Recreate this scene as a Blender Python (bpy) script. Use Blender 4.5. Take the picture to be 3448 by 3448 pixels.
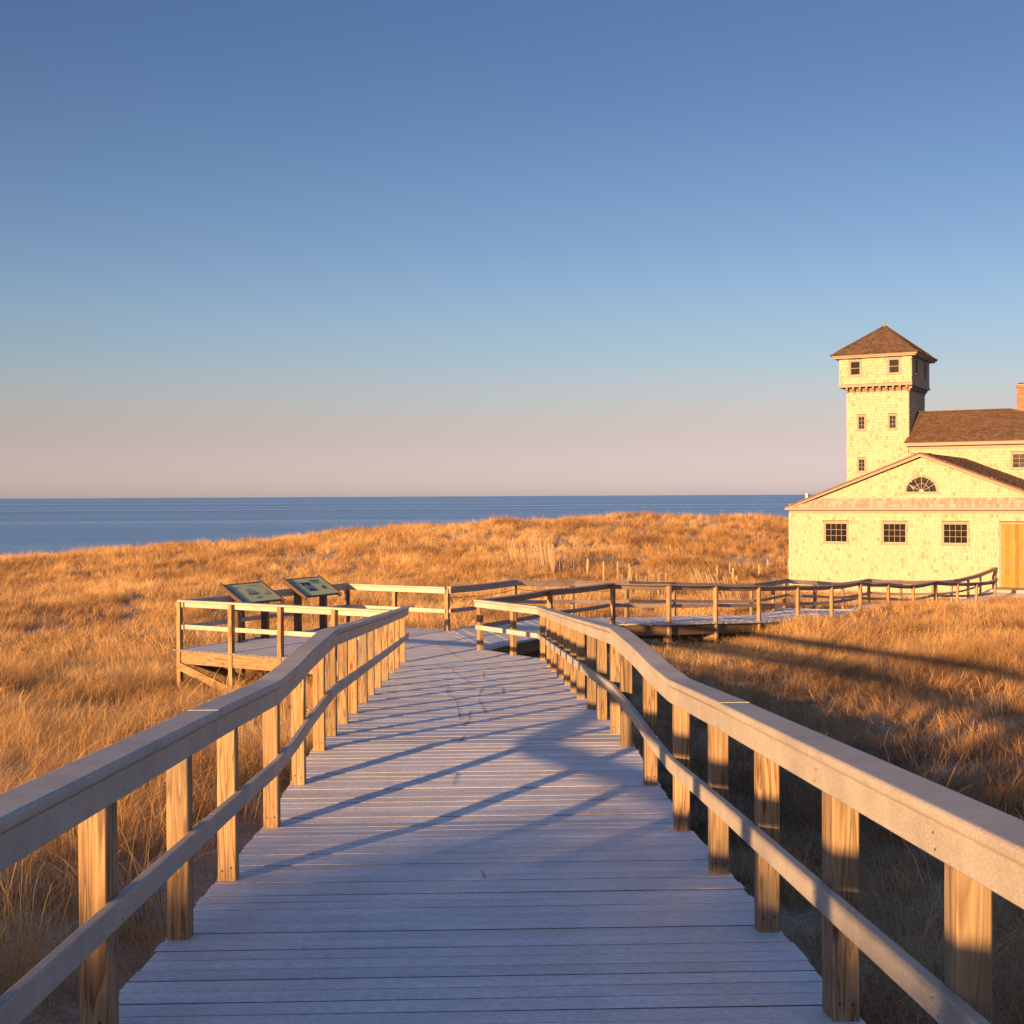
import bpy, bmesh, math, random
import numpy as np
from mathutils import Vector, Matrix

random.seed(7)
RNG = np.random.default_rng(11)
for o in list(bpy.data.objects):
    bpy.data.objects.remove(o)
SC = bpy.context.scene
COL = SC.collection

# ------------------------------------------------------------------ camera, sky, sun, exposure
ZC = 10.0                                   # the eye is 10 m above the sea
FPX, CPX = 4373.0, 1724.0                   # focal length and centre in photo pixels
PITCH = (1724 - 1670) / FPX
ROLL = 0.00523
cam_d = bpy.data.cameras.new('camera')
cam = bpy.data.objects.new('camera', cam_d)
COL.objects.link(cam)
cam.location = (0, 0, ZC)
cam_d.sensor_width = 36
cam_d.lens = 36 * FPX / 3448
cam_d.clip_start = 0.05
cam_d.clip_end = 200000
cam.matrix_world = (Matrix.Translation((0, 0, ZC)) @ Matrix.Rotation(math.radians(90) - PITCH, 4, 'X')
                    @ Matrix.Rotation(-ROLL, 4, 'Z'))
SC.camera = cam

SUN_EL, SUN_AZ = 7.7, 32.0                  # low sun behind the camera, to its left
w = bpy.data.worlds.new('World')
SC.world = w
w.use_nodes = True
wn = w.node_tree
sky = wn.nodes.new('ShaderNodeTexSky')
sky.sky_type = 'NISHITA'
sky.sun_disc = False
sky.sun_elevation = math.radians(SUN_EL)
sky.sun_rotation = math.radians(180 + SUN_AZ)
sky.altitude = 0
sky.air_density = 1.0
sky.dust_density = 1.0
sky.ozone_density = 3.0
bg = wn.nodes['Background']
bg.inputs[1].default_value = 0.15
# the tone of the winter-evening sky by height above the horizon, the same all round: rose haze low down, even blue above
wtc = wn.nodes.new('ShaderNodeTexCoord')
wsep = wn.nodes.new('ShaderNodeSeparateXYZ')
wn.links.new(wtc.outputs['Generated'], wsep.inputs[0])
wr = wn.nodes.new('ShaderNodeValToRGB')
TONE = [(0, (1.093, 0.891, 1.337)), (1, (0.756, 0.596, 0.919)), (2.4, (0.596, 0.38, 0.46)), (4.2, (0.55, 0.38, 0.398)), (6, (0.479, 0.384, 0.395)), (10.8, (0.398, 0.341, 0.37)), (20, (0.258, 0.232, 0.283)), (30, (0.339, 0.312, 0.373)), (45, (0.587, 0.547, 0.603)), (60, (0.782, 0.709, 0.8)), (90, (0.956, 0.887, 0.999))]
wr.color_ramp.interpolation = 'B_SPLINE'
el_ = wr.color_ramp.elements
while len(el_) < len(TONE): el_.new(0.5)
for e, (d_, c_) in zip(el_, TONE):
    e.position = math.sin(math.radians(d_)); e.color = tuple(x / 3 for x in c_) + (1,)
wn.links.new(wsep.outputs[2], wr.inputs[0])
wm = wn.nodes.new('ShaderNodeVectorMath'); wm.operation = 'MULTIPLY'
wm2 = wn.nodes.new('ShaderNodeVectorMath'); wm2.operation = 'SCALE'; wm2.inputs['Scale'].default_value = 3.0
wn.links.new(sky.outputs[0], wm.inputs[0]); wn.links.new(wr.outputs[0], wm.inputs[1])
wn.links.new(wm.outputs[0], wm2.inputs[0]); wn.links.new(wm2.outputs[0], bg.inputs[0])

sd = Vector((-math.sin(math.radians(SUN_AZ)) * math.cos(math.radians(SUN_EL)),
             -math.cos(math.radians(SUN_AZ)) * math.cos(math.radians(SUN_EL)),
             math.sin(math.radians(SUN_EL))))
sun_d = bpy.data.lights.new('sun', 'SUN')
sun_d.energy = 4.6
sun_d.angle = math.radians(0.75)
sun_d.color = (1.0, 0.58, 0.24)
sun = bpy.data.objects.new('sun', sun_d)
COL.objects.link(sun)
sun.rotation_euler = (-sd).to_track_quat('-Z', 'Y').to_euler()
SC.view_settings.view_transform = 'Standard'
SC.view_settings.look = 'None'
SC.view_settings.gamma = 1
SC.view_settings.use_curve_mapping = False
SC.view_settings.exposure = 1.5

# ------------------------------------------------------------------ helpers
def ray(x, y):
    u = (x - CPX) / FPX; v = -(y - CPX) / FPX
    c, s = math.cos(ROLL), math.sin(ROLL)
    u2 = u * c + v * s; v2 = -u * s + v * c
    cp, sp = math.cos(PITCH), math.sin(PITCH)
    Y = cp + v2 * sp; Z = -sp + v2 * cp
    return u2 / Y, Z / Y

def at(x, y, Y):                            # a photo pixel at a known distance
    a, b = ray(x, y)
    return (a * Y, Y, ZC + b * Y)

def mesh_data(name, verts, faces, mat=None, smooth=False):
    me = bpy.data.meshes.new(name)
    me.from_pydata([tuple(v) for v in verts], [], faces)
    if mat: me.materials.append(mat)
    if smooth:
        me.polygons.foreach_set('use_smooth', [True] * len(me.polygons))
    me.update()
    return me

def link(name, me, parent=None, loc=None, rot=None):
    o = bpy.data.objects.new(name, me)
    COL.objects.link(o)
    if parent is not None: o.parent = parent
    if loc is not None: o.location = loc
    if rot is not None: o.rotation_euler = rot
    return o

def mobj(name, verts, faces, mat, parent=None, smooth=False):
    return link(name, mesh_data(name, verts, faces, mat, smooth), parent)

def tag(o, label, cat, group=None):
    o['label'] = label; o['category'] = cat
    if group: o['group'] = group
    return o

def thing(name, label, cat, loc=(0, 0, 0), rz=0.0, group=None):
    o = bpy.data.objects.new(name, None)
    COL.objects.link(o)
    o.empty_display_size = 0.2
    o.location = loc; o.rotation_euler = (0, 0, rz)
    return tag(o, label, cat, group)

class MB:
    def __init__(s): s.v = []; s.f = []
    def add(s, v, f):
        n = len(s.v); s.v += [tuple(p) for p in v]; s.f += [tuple(i + n for i in q) for q in f]
    def box(s, x0, x1, y0, y1, z0, z1):
        s.add([(x0, y0, z0), (x1, y0, z0), (x1, y1, z0), (x0, y1, z0), (x0, y0, z1), (x1, y0, z1), (x1, y1, z1), (x0, y1, z1)],
              [(0, 3, 2, 1), (4, 5, 6, 7), (0, 1, 5, 4), (1, 2, 6, 5), (2, 3, 7, 6), (3, 0, 4, 7)])
    def build(s, name, mat, parent=None, smooth=False): return mobj(name, s.v, s.f, mat, parent, smooth)

def cham_box(hx, hy, z0, z1, c=0.006):      # a timber with eased edges, standing along z
    p = [(hx - c, -hy), (hx, -hy + c), (hx, hy - c), (hx - c, hy), (-hx + c, hy), (-hx, hy - c), (-hx, -hy + c), (-hx + c, -hy)]
    v = []; cc = c
    for z, k in ((z0, cc), (z0 + cc, 0), (z1 - cc, 0), (z1, cc)):
        v += [(x - k * (1 if x > 0 else -1), y - k * (1 if y > 0 else -1), z) for x, y in p]
    f = [tuple(range(7, -1, -1)), tuple(range(24, 32))]
    for r in range(3):
        for i in range(8):
            j = (i + 1) % 8
            f.append((r * 8 + i, r * 8 + j, r * 8 + 8 + j, r * 8 + 8 + i))
    return v, f

def beam(p, q, w, h, c=0.004, up=Vector((0, 0, 1))):      # a timber between two points
    p, q = Vector(p), Vector(q)
    d = (q - p); L = d.length; d.normalize()
    s = d.cross(up)
    if s.length < 1e-4: s = Vector((1, 0, 0))
    s.normalize(); t = s.cross(d)
    v, f = cham_box(w / 2, h / 2, 0, L, c)
    return [p + s * a + t * b + d * z for a, b, z in v], f

def rprofile(w, h, r=0.01, n=3, z0=0.0, x0=0.0):
    pts = []
    for cx, cy, a0 in ((w / 2 - r, h - r, 0), (-w / 2 + r, h - r, 90), (-w / 2 + r, r, 180), (w / 2 - r, r, 270)):
        for k in range(n + 1):
            a = math.radians(a0 + 90 * k / n)
            pts.append((x0 + cx + r * math.cos(a), z0 + cy + r * math.sin(a)))
    return pts

def sweep(path, prof, off=0.0):
    P = [Vector(p) for p in path]; n = len(P); m = len(prof); v = []
    for i in range(n):
        a = P[i] - P[i - 1] if i else P[1] - P[0]
        b = P[i + 1] - P[i] if i < n - 1 else P[i] - P[i - 1]
        a = Vector((a.x, a.y)).normalized(); b = Vector((b.x, b.y)).normalized()
        t = (a + b).normalized(); k = 1 / max(0.5, t.dot(a))
        lat = Vector((t.y, -t.x)) * k
        for x, z in prof:
            v.append((P[i].x + lat.x * (x + off), P[i].y + lat.y * (x + off), P[i].z + z))
    f = []
    for i in range(n - 1):
        for j in range(m):
            j2 = (j + 1) % m
            f.append((i * m + j, (i + 1) * m + j, (i + 1) * m + j2, i * m + j2))
    f.append(tuple(range(m))); f.append(tuple(range((n - 1) * m + m - 1, (n - 1) * m - 1, -1)))
    return v, f

def resample(path, step):
    P = [Vector(p) for p in path]; out = []
    for a, b in zip(P[:-1], P[1:]):
        n = max(1, int(round((b - a).length / step)))
        for k in range(n): out.append(a.lerp(b, k / n))
    out.append(P[-1]); return out

def cut(path, s0, s1):                       # the stretch of a path between two lengths along it
    P = [Vector(p) for p in path]; out = []; s = 0
    for a, b in zip(P[:-1], P[1:]):
        L = (b - a).length
        if s + L > s0 and s < s1:
            t0 = max(0, (s0 - s) / L); t1 = min(1, (s1 - s) / L)
            if not out: out.append(a.lerp(b, t0))
            out.append(a.lerp(b, t1))
        s += L
    return out

def plen(path):
    return sum((Vector(b) - Vector(a)).length for a, b in zip(path[:-1], path[1:]))

# ------------------------------------------------------------------ materials
def newmat(name):
    m = bpy.data.materials.new(name); m.use_nodes = True
    return m, m.node_tree.nodes, m.node_tree.links, m.node_tree.nodes['Principled BSDF']

def N(nodes, t, **kw):
    n = nodes.new(t)
    for k, v in kw.items():
        if k in n.inputs: n.inputs[k].default_value = v
        else: setattr(n, k, v)
    return n

def ramp(nodes, stops):
    r = nodes.new('ShaderNodeValToRGB')
    el = r.color_ramp.elements
    while len(el) < len(stops): el.new(0.5)
    for e, (p, c) in zip(el, stops):
        e.position = p; e.color = (*c, 1) if len(c) == 3 else c
    return r

def mixc(nodes, links, a, b, f, mode='MIX'):
    n = nodes.new('ShaderNodeMix'); n.data_type = 'RGBA'; n.blend_type = mode
    for s, x in ((6, a), (7, b), (0, f)):
        if hasattr(x, 'is_linked') or isinstance(x, bpy.types.NodeSocket): links.new(x, n.inputs[s])
        else: n.inputs[s].default_value = (*x, 1) if isinstance(x, tuple) else x
    return n.outputs[2]

def mval(nodes, links, op, a, b=0.0):
    n = nodes.new('ShaderNodeMath'); n.operation = op
    for i, x in enumerate((a, b)):
        if isinstance(x, bpy.types.NodeSocket): links.new(x, n.inputs[i])
        else: n.inputs[i].default_value = x
    return n.outputs[0]

def coords(nodes, links, scale=(1, 1, 1), kind='Object', rnd=True):
    tc = nodes.new('ShaderNodeTexCoord'); src = tc.outputs[kind]
    if rnd:
        oi = nodes.new('ShaderNodeObjectInfo')
        k = mval(nodes, links, 'MULTIPLY', oi.outputs['Random'], 37.0)
        cmb = nodes.new('ShaderNodeCombineXYZ')
        for i in range(3): links.new(k, cmb.inputs[i])
        va = nodes.new('ShaderNodeVectorMath'); links.new(src, va.inputs[0]); links.new(cmb.outputs[0], va.inputs[1])
        src = va.outputs[0]
    mp = nodes.new('ShaderNodeMapping'); mp.inputs['Scale'].default_value = scale
    links.new(src, mp.inputs[0])
    return mp.outputs[0]

def bump(nodes, links, h, bs, strength=0.3, dist=0.01):
    b = nodes.new('ShaderNodeBump'); b.inputs['Strength'].default_value = strength; b.inputs['Distance'].default_value = dist
    links.new(h, b.inputs['Height']); links.new(b.outputs[0], bs.inputs['Normal'])

def wood_mat(name, c_light, c_mid, c_dark, axis='Z', rough=0.75, tint=0.35):
    m, nd, ln, bs = newmat(name)
    sc = {'Z': (1, 1, 0.055), 'X': (0.055, 1, 1), 'Y': (1, 0.055, 1)}[axis]
    co = coords(nd, ln, sc)
    n1 = N(nd, 'ShaderNodeTexNoise', Scale=9.0, Detail=3.0, Distortion=0.6); ln.new(co, n1.inputs['Vector'])
    rings = mval(nd, ln, 'FRACT', mval(nd, ln, 'MULTIPLY', n1.outputs[0], 11.0))
    r1 = ramp(nd, [(0.0, c_light), (0.55, c_mid), (0.86, c_dark), (1.0, c_light)]); ln.new(rings, r1.inputs[0])
    n2 = N(nd, 'ShaderNodeTexNoise', Scale=70.0, Detail=5.0); ln.new(co, n2.inputs['Vector'])
    r2 = ramp(nd, [(0.32, (0.55, 0.5, 0.46)), (0.62, (1.08, 1.05, 1.0))]); ln.new(n2.outputs[0], r2.inputs[0])
    col = mixc(nd, ln, r1.outputs[0], r2.outputs[0], 0.75, 'MULTIPLY')
    # knots
    ck = coords(nd, ln, (9, 9, 2.2) if axis == 'Z' else (2.2, 9, 9) if axis == 'X' else (9, 2.2, 9))
    vo = N(nd, 'ShaderNodeTexVoronoi', Scale=1.0); ln.new(ck, vo.inputs['Vector'])
    rk = ramp(nd, [(0.05, (0.22, 0.14, 0.08)), (0.1, (0.55, 0.45, 0.36)), (0.15, (1, 1, 1))]); ln.new(vo.outputs[0], rk.inputs[0])
    col = mixc(nd, ln, col, rk.outputs[0], 1.0, 'MULTIPLY')
    cc = N(nd, 'ShaderNodeTexNoise', Scale=14.0, Detail=2.0, Distortion=0.3); ln.new(coords(nd, ln, {'Z': (1, 1, .035), 'X': (.035, 1, 1), 'Y': (1, .035, 1)}[axis]), cc.inputs['Vector'])
    rc = ramp(nd, [(0.485, (1, 1, 1)), (0.5, (0.28, 0.23, 0.19)), (0.515, (1, 1, 1))]); ln.new(cc.outputs[0], rc.inputs[0])
    col = mixc(nd, ln, col, rc.outputs[0], 0.8, 'MULTIPLY')
    # weathered grey patches, each timber its own tone
    n3 = N(nd, 'ShaderNodeTexNoise', Scale=2.2, Detail=4.0); ln.new(coords(nd, ln, (1, 1, 0.5)), n3.inputs['Vector'])
    r3 = ramp(nd, [(0.45, (0, 0, 0)), (0.75, (1, 1, 1))]); ln.new(n3.outputs[0], r3.inputs[0])
    col = mixc(nd, ln, col, tuple(0.8 * x for x in (0.30, 0.25, 0.18)), mval(nd, ln, 'MULTIPLY', r3.outputs[0], 0.65))
    oi = nd.new('ShaderNodeObjectInfo')
    rt = ramp(nd, [(0.0, (0.56, 0.54, 0.52)), (0.25, (0.92, 0.90, 0.86)), (0.45, (1.12, 0.94, 0.76)), (0.6, (0.72, 0.72, 0.70)), (0.8, (1.08, 1.0, 0.9)), (1.0, (0.82, 0.76, 0.68))]); ln.new(oi.outputs['Random'], rt.inputs[0])
    col = mixc(nd, ln, col, rt.outputs[0], 1.0, 'MULTIPLY')
    ln.new(col, bs.inputs['Base Color']); bs.inputs['Roughness'].default_value = rough
    bump(nd, ln, n2.outputs[0], bs, 0.35, 0.004)
    return m

def composite_mat(name, base, axis='X', speck=0.5, var=0.12, frost=0.35):
    m, nd, ln, bs = newmat(name)
    co = coords(nd, ln, (0.25, 1, 1) if axis == 'X' else (1, 1, 1))
    n1 = N(nd, 'ShaderNodeTexNoise', Scale=110.0, Detail=5.0, Roughness=0.75); ln.new(co, n1.inputs['Vector'])
    r1 = ramp(nd, [(0.3, tuple(x * (1 - speck * 0.5) for x in base)), (0.5, base), (0.72, tuple(min(1, x * (1 + speck)) for x in base))]); ln.new(n1.outputs[0], r1.inputs[0])
    n2 = N(nd, 'ShaderNodeTexNoise', Scale=2.3, Detail=5.0, Roughness=0.6); ln.new(coords(nd, ln, (0.6, 1, 1), rnd=False), n2.inputs['Vector'])
    r2 = ramp(nd, [(0.3, (0.78, 0.78, 0.8)), (0.7, (1.12, 1.1, 1.1))]); ln.new(n2.outputs[0], r2.inputs[0])
    col = mixc(nd, ln, r1.outputs[0], r2.outputs[0], 1.0, 'MULTIPLY')
    # hoar frost: pale grains in drifts
    n3 = N(nd, 'ShaderNodeTexNoise', Scale=150.0, Detail=3.0); ln.new(co, n3.inputs['Vector'])
    n4 = N(nd, 'ShaderNodeTexNoise', Scale=7.0, Detail=4.0); ln.new(co, n4.inputs['Vector'])
    g = mval(nd, ln, 'ADD', mval(nd, ln, 'MULTIPLY', n3.outputs[0], 0.6), mval(nd, ln, 'MULTIPLY', n4.outputs[0], 0.4))
    r3 = ramp(nd, [(0.50, (0, 0, 0)), (0.60, (1, 1, 1))]); ln.new(g, r3.inputs[0])
    col = mixc(nd, ln, col, (0.80, 0.80, 0.82), mval(nd, ln, 'MULTIPLY', r3.outputs[0], frost))
    oi = nd.new('ShaderNodeObjectInfo')
    rt = ramp(nd, [(0.0, (1 - var,) * 3), (1.0, (1 + var, 1 + var * 0.8, 1 + var * 0.7))]); ln.new(oi.outputs['Random'], rt.inputs[0])
    col = mixc(nd, ln, col, rt.outputs[0], 1.0, 'MULTIPLY')
    ln.new(col, bs.inputs['Base Color']); bs.inputs['Roughness'].default_value = 0.62
    bs.inputs['Specular IOR Level'].default_value = 0.35
    bump(nd, ln, n1.outputs[0], bs, 0.25, 0.002)
    return m

def plain_mat(name, col, rough=0.7, var=0.1, scale=6.0, metal=0.0, spec=0.4):
    m, nd, ln, bs = newmat(name)
    n1 = N(nd, 'ShaderNodeTexNoise', Scale=scale, Detail=6.0, Roughness=0.65); ln.new(coords(nd, ln), n1.inputs['Vector'])
    r = ramp(nd, [(0.3, tuple(x * (1 - var) for x in col)), (0.7, tuple(min(1, x * (1 + var)) for x in col))]); ln.new(n1.outputs[0], r.inputs[0])
    ln.new(r.outputs[0], bs.inputs['Base Color']); bs.inputs['Roughness'].default_value = rough
    bs.inputs['Metallic'].default_value = metal; bs.inputs['Specular IOR Level'].default_value = spec
    bump(nd, ln, n1.outputs[0], bs, 0.15, 0.005)
    return m

def shingle_mat(name, stops, rough=0.8, grain=40.0):
    m, nd, ln, bs = newmat(name)
    ge = nd.new('ShaderNodeNewGeometry'); oi = nd.new('ShaderNodeObjectInfo')
    k = mval(nd, ln, 'FRACT', mval(nd, ln, 'ADD', ge.outputs['Random Per Island'], oi.outputs['Random']))
    r = ramp(nd, stops); ln.new(k, r.inputs[0])
    n1 = N(nd, 'ShaderNodeTexNoise', Scale=grain, Detail=4.0); ln.new(coords(nd, ln, (1, 1, 0.12), rnd=False), n1.inputs['Vector'])
    r1 = ramp(nd, [(0.3, (0.94, 0.935, 0.93)), (0.65, (1.03, 1.03, 1.03))]); ln.new(n1.outputs[0], r1.inputs[0])
    col = mixc(nd, ln, r.outputs[0], r1.outputs[0], 1.0, 'MULTIPLY')
    n2 = N(nd, 'ShaderNodeTexNoise', Scale=0.5, Detail=5.0); ln.new(coords(nd, ln, rnd=False), n2.inputs['Vector'])
    r2 = ramp(nd, [(0.3, (0.96, 0.955, 0.95)), (0.7, (1.02, 1.02, 1.02))]); ln.new(n2.outputs[0], r2.inputs[0])
    col = mixc(nd, ln, col, r2.outputs[0], 1.0, 'MULTIPLY')
    ln.new(col, bs.inputs['Base Color']); bs.inputs['Roughness'].default_value = rough
    bs.inputs['Specular IOR Level'].default_value = 0.25
    return m

M = {}
M['post'] = wood_mat('weathered_pine', (0.421, 0.297, 0.172), (0.331, 0.224, 0.125), (0.146, 0.086, 0.045))
M['beam'] = wood_mat('weathered_pine_beam', (0.361, 0.245, 0.129), (0.284, 0.185, 0.095), (0.138, 0.077, 0.036), 'X')
M['deck'] = composite_mat('grey_composite_plank', (0.56, 0.54, 0.53), 'X', 0.45, 0.10, 0.6)
M['edge'] = plain_mat('gap_shade_grime_edge', (0.16, 0.145, 0.14), 0.9, 0.3, 30.0)  # dark tone painted in for the shade between planks, as well as dirt
M['rail'] = composite_mat('warm_grey_composite_rail', (0.40, 0.355, 0.295), 'N', 0.35, 0.05, 0.14)
M['oldrail'] = composite_mat('brown_weathered_rail', (0.378, 0.284, 0.225), 'N', 0.3, 0.12, 0.05)
M['wall'] = shingle_mat('white_cedar_shingle', [(0.0, (0.31, 0.23, 0.155)), (0.04, (0.35, 0.285, 0.20)), (0.11, (0.39, 0.33, 0.235)), (0.5, (0.415, 0.36, 0.262)), (1.0, (0.435, 0.385, 0.288))])
M['walltop'] = shingle_mat('worn_pent_shingle', [(0.0, (0.281, 0.211, 0.187)), (0.5, (0.367, 0.289, 0.257)), (1.0, (0.437, 0.367, 0.328))])
M['roof'] = shingle_mat('brown_roof_shingle', [(0.0, (0.081, 0.049, 0.032)), (0.5, (0.115, 0.070, 0.045)), (1.0, (0.153, 0.095, 0.061))], 0.85)
M['sheath'] = plain_mat('wall_sheathing', (0.20, 0.14, 0.09), 0.85, 0.1)
M['roofbase'] = plain_mat('roof_underlay', (0.15, 0.085, 0.055), 0.9, 0.15)
M['trim'] = plain_mat('beige_trim_paint', (0.261, 0.195, 0.160), 0.6, 0.06, 3.0)
M['sash'] = plain_mat('dark_sash_paint', (0.30, 0.25, 0.22), 0.55, 0.08)
M['paletrim'] = plain_mat('cream_trim_paint', (0.390, 0.328, 0.265), 0.6, 0.06)
M['door'] = wood_mat('orange_stained_wood', (0.52, 0.235, 0.035), (0.48, 0.205, 0.028), (0.42, 0.17, 0.02))
M['copper'] = plain_mat('green_copper', (0.20, 0.22, 0.16), 0.6, 0.2)
M['signmetal'] = plain_mat('brown_powder_coat', (0.085, 0.05, 0.032), 0.45, 0.12)
M['signgreen'] = plain_mat('pale_green_sign_print', (0.47, 0.52, 0.29), 0.85, 0.06, 3.0, 0.0, 0.08)
M['signink'] = plain_mat('dark_sign_ink', (0.05, 0.055, 0.05), 0.4, 0.3, 40.0)
M['signblue'] = plain_mat('grey_blue_sign_print', (0.17, 0.22, 0.23), 0.4, 0.2, 20.0)
M['cable'] = plain_mat('black_cable', (0.02, 0.018, 0.016), 0.6)
M['screw'] = plain_mat('dark_screw_head', (0.05, 0.04, 0.035), 0.5, 0.2)
M['slat'] = wood_mat('grey_fence_slat', (0.56, 0.45, 0.33), (0.48, 0.37, 0.26), (0.30, 0.21, 0.13))
M['underside'] = plain_mat('dark_interior', (0.03, 0.026, 0.022), 0.8, 0.2)

def brick_mat():
    m, nd, ln, bs = newmat('red_brick')
    ge = nd.new('ShaderNodeNewGeometry'); oi = nd.new('ShaderNodeObjectInfo')
    k = mval(nd, ln, 'FRACT', mval(nd, ln, 'ADD', ge.outputs['Random Per Island'], oi.outputs['Random']))
    r = ramp(nd, [(0, (0.20, 0.075, 0.045)), (0.5, (0.30, 0.11, 0.06)), (1, (0.36, 0.15, 0.085))]); ln.new(k, r.inputs[0])
    ln.new(r.outputs[0], bs.inputs['Base Color']); bs.inputs['Roughness'].default_value = 0.85
    return m
M['brick'] = brick_mat()
M['mortar'] = plain_mat('mortar', (0.36, 0.27, 0.21), 0.9)

def glass_mat():
    m, nd, ln, bs = newmat('old_window_glass')
    bs.inputs['Base Color'].default_value = (0.012, 0.010, 0.009, 1)
    bs.inputs['Roughness'].default_value = 0.12
    bs.inputs['Specular IOR Level'].default_value = 0.12
    n1 = N(nd, 'ShaderNodeTexNoise', Scale=5.0, Detail=1.0); ln.new(coords(nd, ln), n1.inputs['Vector'])
    bump(nd, ln, n1.outputs[0], bs, 0.12, 0.02)
    return m
M['glass'] = glass_mat()

def sand_mat():
    m, nd, ln, bs = newmat('dune_sand')
    co = coords(nd, ln, rnd=False)
    n1 = N(nd, 'ShaderNodeTexNoise', Scale=0.7, Detail=8.0, Roughness=0.6); ln.new(co, n1.inputs['Vector'])
    r1 = ramp(nd, [(0.3, (0.34, 0.255, 0.175)), (0.5, (0.52, 0.415, 0.30)), (0.7, (0.64, 0.53, 0.40))]); ln.new(n1.outputs[0], r1.inputs[0])
    n2 = N(nd, 'ShaderNodeTexNoise', Scale=14.0, Detail=8.0, Roughness=0.75); ln.new(co, n2.inputs['Vector'])
    r2 = ramp(nd, [(0.3, (0.6, 0.55, 0.5)), (0.6, (1.08, 1.06, 1.04))]); ln.new(n2.outputs[0], r2.inputs[0])
    col = mixc(nd, ln, r1.outputs[0], r2.outputs[0], 1.0, 'MULTIPLY')
    # litter of broken straw
    n3 = N(nd, 'ShaderNodeTexNoise', Scale=40.0, Detail=3.0, Distortion=2.0); ln.new(co, n3.inputs['Vector'])
    r3 = ramp(nd, [(0.46, (0, 0, 0)), (0.60, (1, 1, 1))]); ln.new(n3.outputs[0], r3.inputs[0])
    col = mixc(nd, ln, col, (0.22, 0.14, 0.08), mval(nd, ln, 'MULTIPLY', r3.outputs[0], 0.8))
    ln.new(col, bs.inputs['Base Color']); bs.inputs['Roughness'].default_value = 0.95
    bs.inputs['Specular IOR Level'].default_value = 0.1
    bump(nd, ln, n2.outputs[0], bs, 0.7, 0.03)
    return m
M['sand'] = sand_mat()

def sea_mat():
    m, nd, ln, bs = newmat('sea_water')
    ns = N(nd, 'ShaderNodeTexNoise', Scale=0.0035, Detail=6.0, Roughness=0.6); ln.new(coords(nd, ln, (0.09, 1, 1), rnd=False), ns.inputs['Vector'])
    rs_ = ramp(nd, [(0.36, (0.115, 0.245, 0.425)), (0.52, (0.15, 0.295, 0.48)), (0.66, (0.29, 0.44, 0.60))]); ln.new(ns.outputs[0], rs_.inputs[0])
    ln.new(rs_.outputs[0], bs.inputs['Base Color'])
    bs.inputs['IOR'].default_value = 1.33
    co = coords(nd, ln, (1, 1, 1), rnd=False)
    n1 = N(nd, 'ShaderNodeTexNoise', Scale=0.22, Detail=7.0, Roughness=0.65); ln.new(coords(nd, ln, (0.45, 1, 1), rnd=False), n1.inputs['Vector'])
    n2 = N(nd, 'ShaderNodeTexNoise', Scale=0.03, Detail=4.0); ln.new(coords(nd, ln, (0.12, 1, 1), rnd=False), n2.inputs['Vector'])
    h = mval(nd, ln, 'ADD', n1.outputs[0], mval(nd, ln, 'MULTIPLY', n2.outputs[0], 2.0))
    bump(nd, ln, h, bs, 1.0, 1.1)
    n3 = N(nd, 'ShaderNodeTexNoise', Scale=0.004, Detail=4.0); ln.new(coords(nd, ln, (0.1, 1, 1), rnd=False), n3.inputs['Vector'])
    r3 = ramp(nd, [(0.35, (0.22,) * 3), (0.65, (0.42,) * 3)]); ln.new(n3.outputs[0], r3.inputs[0])
    ln.new(r3.outputs[0], bs.inputs['Roughness'])
    return m
M['sea'] = sea_mat()

def grass_mat(name, lo, mid, hi):
    m, nd, ln, bs = newmat(name)
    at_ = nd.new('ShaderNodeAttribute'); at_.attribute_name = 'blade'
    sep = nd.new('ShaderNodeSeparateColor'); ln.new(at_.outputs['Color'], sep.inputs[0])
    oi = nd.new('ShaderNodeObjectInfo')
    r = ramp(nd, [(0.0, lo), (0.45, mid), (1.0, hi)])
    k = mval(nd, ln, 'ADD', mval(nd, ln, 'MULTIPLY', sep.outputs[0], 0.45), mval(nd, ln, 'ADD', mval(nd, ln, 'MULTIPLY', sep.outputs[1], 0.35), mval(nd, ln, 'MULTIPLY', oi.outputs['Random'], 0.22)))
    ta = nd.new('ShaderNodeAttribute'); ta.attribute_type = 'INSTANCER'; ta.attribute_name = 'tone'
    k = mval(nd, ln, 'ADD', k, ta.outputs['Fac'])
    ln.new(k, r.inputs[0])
    ln.new(r.outputs[0], bs.inputs['Base Color']); bs.inputs['Roughness'].default_value = 0.55
    bs.inputs['Specular IOR Level'].default_value = 0.3
    tr = nd.new('ShaderNodeBsdfTranslucent'); ln.new(r.outputs[0], tr.inputs[0])
    mx = nd.new('ShaderNodeMixShader'); mx.inputs[0].default_value = 0.22
    ln.new(bs.outputs[0], mx.inputs[1]); ln.new(tr.outputs[0], mx.inputs[2])
    ln.new(mx.outputs[0], nd['Material Output'].inputs[0])
    return m
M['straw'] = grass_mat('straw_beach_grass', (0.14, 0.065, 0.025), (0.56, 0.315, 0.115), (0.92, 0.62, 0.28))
M['russet'] = grass_mat('russet_dead_grass', (0.17, 0.088, 0.040), (0.47, 0.255, 0.115), (0.72, 0.48, 0.24))

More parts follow.
